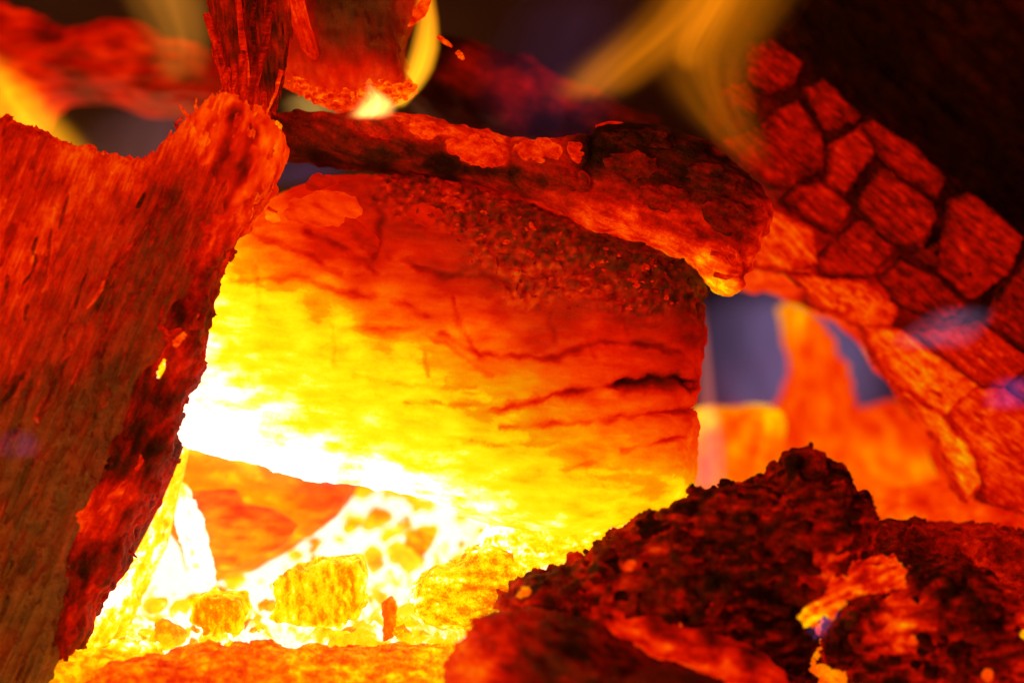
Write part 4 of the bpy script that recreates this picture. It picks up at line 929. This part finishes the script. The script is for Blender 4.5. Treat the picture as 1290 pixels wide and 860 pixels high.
# ------------------------------------------------------------------ flames: glowing gas that fades to its rim
def flame(name, rows, w0, deep, colr, strength, label=None, group=None, solid_mask=True, power=1.4, streak=0.5, col2=None, vfade=(0.12, 0.25)):
    """rows: (py, centre px, half width) from base to tip"""
    R = np.array(rows, float)
    y0, y1 = R[0, 0], R[-1, 0]
    t = (R[:, 0] - y0) / (y1 - y0)
    tt = np.linspace(0, 1, 15)
    # smooth profile
    def sm(v):
        v = np.interp(np.linspace(0, 1, 61), t, v)
        k = np.hanning(11); k /= k.sum()
        v = np.convolve(np.pad(v, 5, mode='edge'), k, 'valid')
        return np.interp(tt, np.linspace(0, 1, 61), v)
    cx, hw = sm(R[:, 1]), sm(R[:, 2])
    U = max(hw.max(), np.abs(cx - cx[0]).max(), 1.0) * 1.0
    c0 = cx[0]
    k = (FPX + w0) * S / FPX
    # local frame: x in units of U px, y in U px (depth), z 0..1 along the height
    n = 20
    zz = np.concatenate([[0], np.linspace(0, 1, 15), [1]])
    V = []; q = []
    for z in np.linspace(0, 1, 15):
        c, h = np.interp(z, tt, (cx - c0) / U), np.interp(z, tt, hw / U)
        for j in range(n):
            a = 2 * math.pi * j / n
            V.append((c + h * 1.03 * math.cos(a), h * 1.03 * deep * math.sin(a), z))
    for i in range(14):
        for j in range(n):
            q.append((i * n + j, i * n + (j + 1) % n, (i + 1) * n + (j + 1) % n, (i + 1) * n + j))
    me = bpy.data.meshes.new(name)
    me.from_pydata(V, [], q + [tuple(range(n))[::-1], tuple(range(14 * n, 15 * n))])
    o = bpy.data.objects.new(name, me)
    base = Vector(((c0 - 645) * k, (430 - y0) * k, -(FPX + w0) * S))
    Hh = (y0 - y1) * k
    Ml = Matrix(((U * k, 0, 0, base.x), (0, 0, Hh, base.y), (0, -U * k, 0, base.z), (0, 0, 0, 1)))
    o.matrix_world = CAM_M @ Ml
    col.objects.link(o)
    m = bpy.data.materials.new(name + '_gas')
    m.use_nodes = True
    t_ = NT(m)
    tc = t_.n('ShaderNodeTexCoord').outputs['Object']
    sx = t_.n('ShaderNodeSeparateXYZ', ins={0: tc})
    X, Y, Z = sx.outputs
    g = lambda v: (v, v, v, 1)
    cr = t_.ramp(Z, [(z, g(v)) for z, v in zip(tt, ((cx - c0) / U + 1) / 2)])
    hr = t_.ramp(Z, [(z, g(v)) for z, v in zip(tt, hw / U)])
    cxs = t_.math('MULTIPLY_ADD', t_.n('ShaderNodeSeparateColor', ins={0: cr}).outputs[0], 2.0, -1.0)
    hws = t_.n('ShaderNodeSeparateColor', ins={0: hr}).outputs[0]
    dx = t_.math('DIVIDE', t_.math('SUBTRACT', X, cxs), hws)
    dy = t_.math('DIVIDE', Y, t_.math('MULTIPLY', hws, deep))
    pv = t_.n('ShaderNodeCombineXYZ', ins={0: t_.math('MULTIPLY', dx, 1.3), 1: t_.math('MULTIPLY', dy, 0.5), 2: t_.math('MULTIPLY', Z, 0.7)}).outputs[0]
    nz = t_.n('ShaderNodeTexNoise', ins={'Vector': pv, 'Scale': 1.6, 'Detail': 2.0, 'Roughness': 0.5, 'Distortion': 0.5}).outputs['Fac']
    r2 = t_.math('ADD', t_.math('MULTIPLY', dx, dx), t_.math('MULTIPLY', dy, dy))
    f = t_.math('POWER', t_.math('MAXIMUM', t_.math('SUBTRACT', 1.0, r2), 0.0), power)
    st = t_.n('ShaderNodeMapRange', interpolation_type='SMOOTHSTEP', ins={'Value': nz, 'From Min': 0.5 - 0.28, 'From Max': 0.5 + 0.22, 'To Min': 1 - streak, 'To Max': 1 + streak}).outputs[0]
    e0 = t_.n('ShaderNodeMapRange', interpolation_type='SMOOTHSTEP', ins={'Value': Z, 'From Min': 0.0, 'From Max': vfade[0]}).outputs[0]
    e1 = t_.n('ShaderNodeMapRange', interpolation_type='SMOOTHSTEP', ins={'Value': Z, 'From Min': 1.0, 'From Max': 1 - vfade[1]}).outputs[0]
    f = t_.math('MULTIPLY', t_.math('MULTIPLY', f, st), t_.math('MULTIPLY', e0, e1))
    # strength is the brightness through the thickest part; the gas is (2*U*deep*k) metres deep there
    path = 2 * hw.max() * deep * k
    cc = colr
    if col2 is not None:
        cc = t_.ramp(Z, [(0, (*colr, 1)), (1, (*col2, 1))])
        em = t_.n('ShaderNodeEmission', ins={'Color': cc, 'Strength': t_.math('MULTIPLY', f, strength / path * 1.7)})
    else:
        em = t_.n('ShaderNodeEmission', ins={'Color': (*colr, 1), 'Strength': t_.math('MULTIPLY', f, strength / path * 1.7)})
    out = t_.n('ShaderNodeOutputMaterial', ins={'Volume': em.outputs[0]})
    if solid_mask:
        tr = t_.n('ShaderNodeBsdfTransparent', ins={'Color': (1, 1, 1, 1)})
        e2 = t_.n('ShaderNodeEmission', ins={'Color': (*colr, 1), 'Strength': 0.002})
        ad = t_.n('ShaderNodeAddShader', ins={0: tr.outputs[0], 1: e2.outputs[0]})
        t_.t.links.new(ad.outputs[0], out.inputs['Surface'])
    me.materials.append(m)
    if label: tag(o, label, 'flame', group)
    else: o['kind'] = 'stuff'
    return o

OR = (1.0, 0.26, 0.003); YE = (1.0, 0.52, 0.03); BL = (0.10, 0.06, 0.35); PK = (0.95, 0.22, 0.25)
flame('flame', [(215, 958, 18), (185, 935, 40), (150, 908, 56), (110, 890, 70), (70, 884, 84), (30, 905, 96), (-20, 935, 100), (-80, 960, 100)], 110, 0.8, OR, 0.36, 'broad orange flame rising over the bend of the crossing branch beside the cracked log', 'flames', streak=.6, power=2.0)
flame('flame', [(132, 735, 50), (110, 752, 70), (80, 785, 78), (50, 822, 74), (20, 855, 70), (-30, 890, 66), (-80, 915, 60)], 190, 0.8, OR, 0.52, 'curling orange flame above the black charred log', 'flames', streak=.55, power=2.1)
flame('flame', [(96, 872, 20), (70, 866, 32), (40, 880, 36), (0, 905, 34), (-50, 930, 30), (-80, 940, 24)], 150, 0.8, OR, 0.34, 'narrow amber flame tongue between the two broader orange flames', 'flames', streak=.6, power=1.8)
flame('flame', [(138, 496, 12), (114, 514, 20), (90, 527, 23), (60, 536, 22), (25, 539, 17), (-10, 536, 14), (-40, 530, 12)], 50, 1.0, (1.0, .44, .012), 1.7, 'thin yellow flame licking up the side of the blunt log end', 'flames', streak=.2, col2=OR, vfade=(.05, .2))
flame('flame', [(152, 462, 30), (146, 466, 36), (134, 474, 34), (122, 474, 22), (110, 466, 9), (96, 462, 4)], -10, 0.8, (1.0, .40, .08), 5.5, 'small white hot flame under the rim of the blunt log end', 'flames', streak=.6, power=3.0, vfade=(.2, .6))
flame('flame', [(110, 230, 26), (85, 226, 40), (50, 226, 50), (15, 214, 60), (-30, 200, 66), (-70, 190, 66)], 300, 0.7, (1.0, .34, .03), 0.34, 'pale smoky yellow flame above the blurred burning log', 'flames', streak=.6)
flame('flame', [(215, 60, 70), (190, 55, 78), (160, 35, 72), (130, 10, 64), (95, -10, 50), (60, -20, 40)], 240, 0.8, (1.0, .36, .006), 1.5, 'soft yellow flame behind the top edge of the split log', 'flames', streak=.5, power=2.4)
flame('flame', [(632, 888, 24), (600, 892, 28), (560, 894, 26), (510, 890, 18), (450, 888, 14), (400, 886, 11), (366, 884, 8)], 150, 0.9, PK, 0.42, 'thin pink and orange flame climbing the end of the yellow block', 'flames', streak=.3, col2=(1, .22, .05))
flame('flame', [(150, 396, 34), (142, 396, 44), (130, 390, 40), (116, 384, 22)], 80, 0.8, (.9, .5, .1), 0.4, 'faint yellow flame curling beneath the glowing log end rim', 'flames', streak=.2)
# blue burning gas, thin enough to look through
for rows, w0, st, cc in (([(560, 1000, 100), (510, 1000, 140), (440, 1000, 150), (390, 1000, 140), (340, 990, 90)], 800, .27, (.52, .33, .74)),
                         ([(210, 690, 50), (150, 690, 100), (90, 690, 110), (20, 720, 100), (-40, 740, 80)], 220, .022, (.5, .2, .6)),
                         ([(232, 190, 60), (215, 185, 90), (180, 190, 100), (150, 200, 90), (120, 210, 50)], 520, .07, (.9, .35, .4)),
                         ([(445, 1170, 50), (425, 1180, 62), (405, 1200, 56), (380, 1220, 40)], 0, .14, (.25, .3, .6)),
                         ([(520, 1265, 30), (495, 1275, 40), (470, 1285, 30)], 0, .14, (.25, .15, .8)),
                         ([(240, 350, 40), (215, 380, 70), (195, 400, 60), (180, 380, 30)], 200, .06, (.25, .15, .6)),
                         ([(810, 1010, 20), (790, 1025, 36), (770, 1045, 34), (755, 1060, 18)], -90, .26, (.6, .2, .6)),
                         ([(612, 420, 30), (596, 420, 34), (586, 420, 24)], 150, .3, (.5, .25, .7)),
                         ([(580, 20, 30), (556, 22, 36), (536, 24, 20)], -70, .10, (.2, .15, .8))):
    flame('blue_haze', rows, w0, 0.7, cc, st, None, None, False, streak=.5, vfade=(.3, .3))
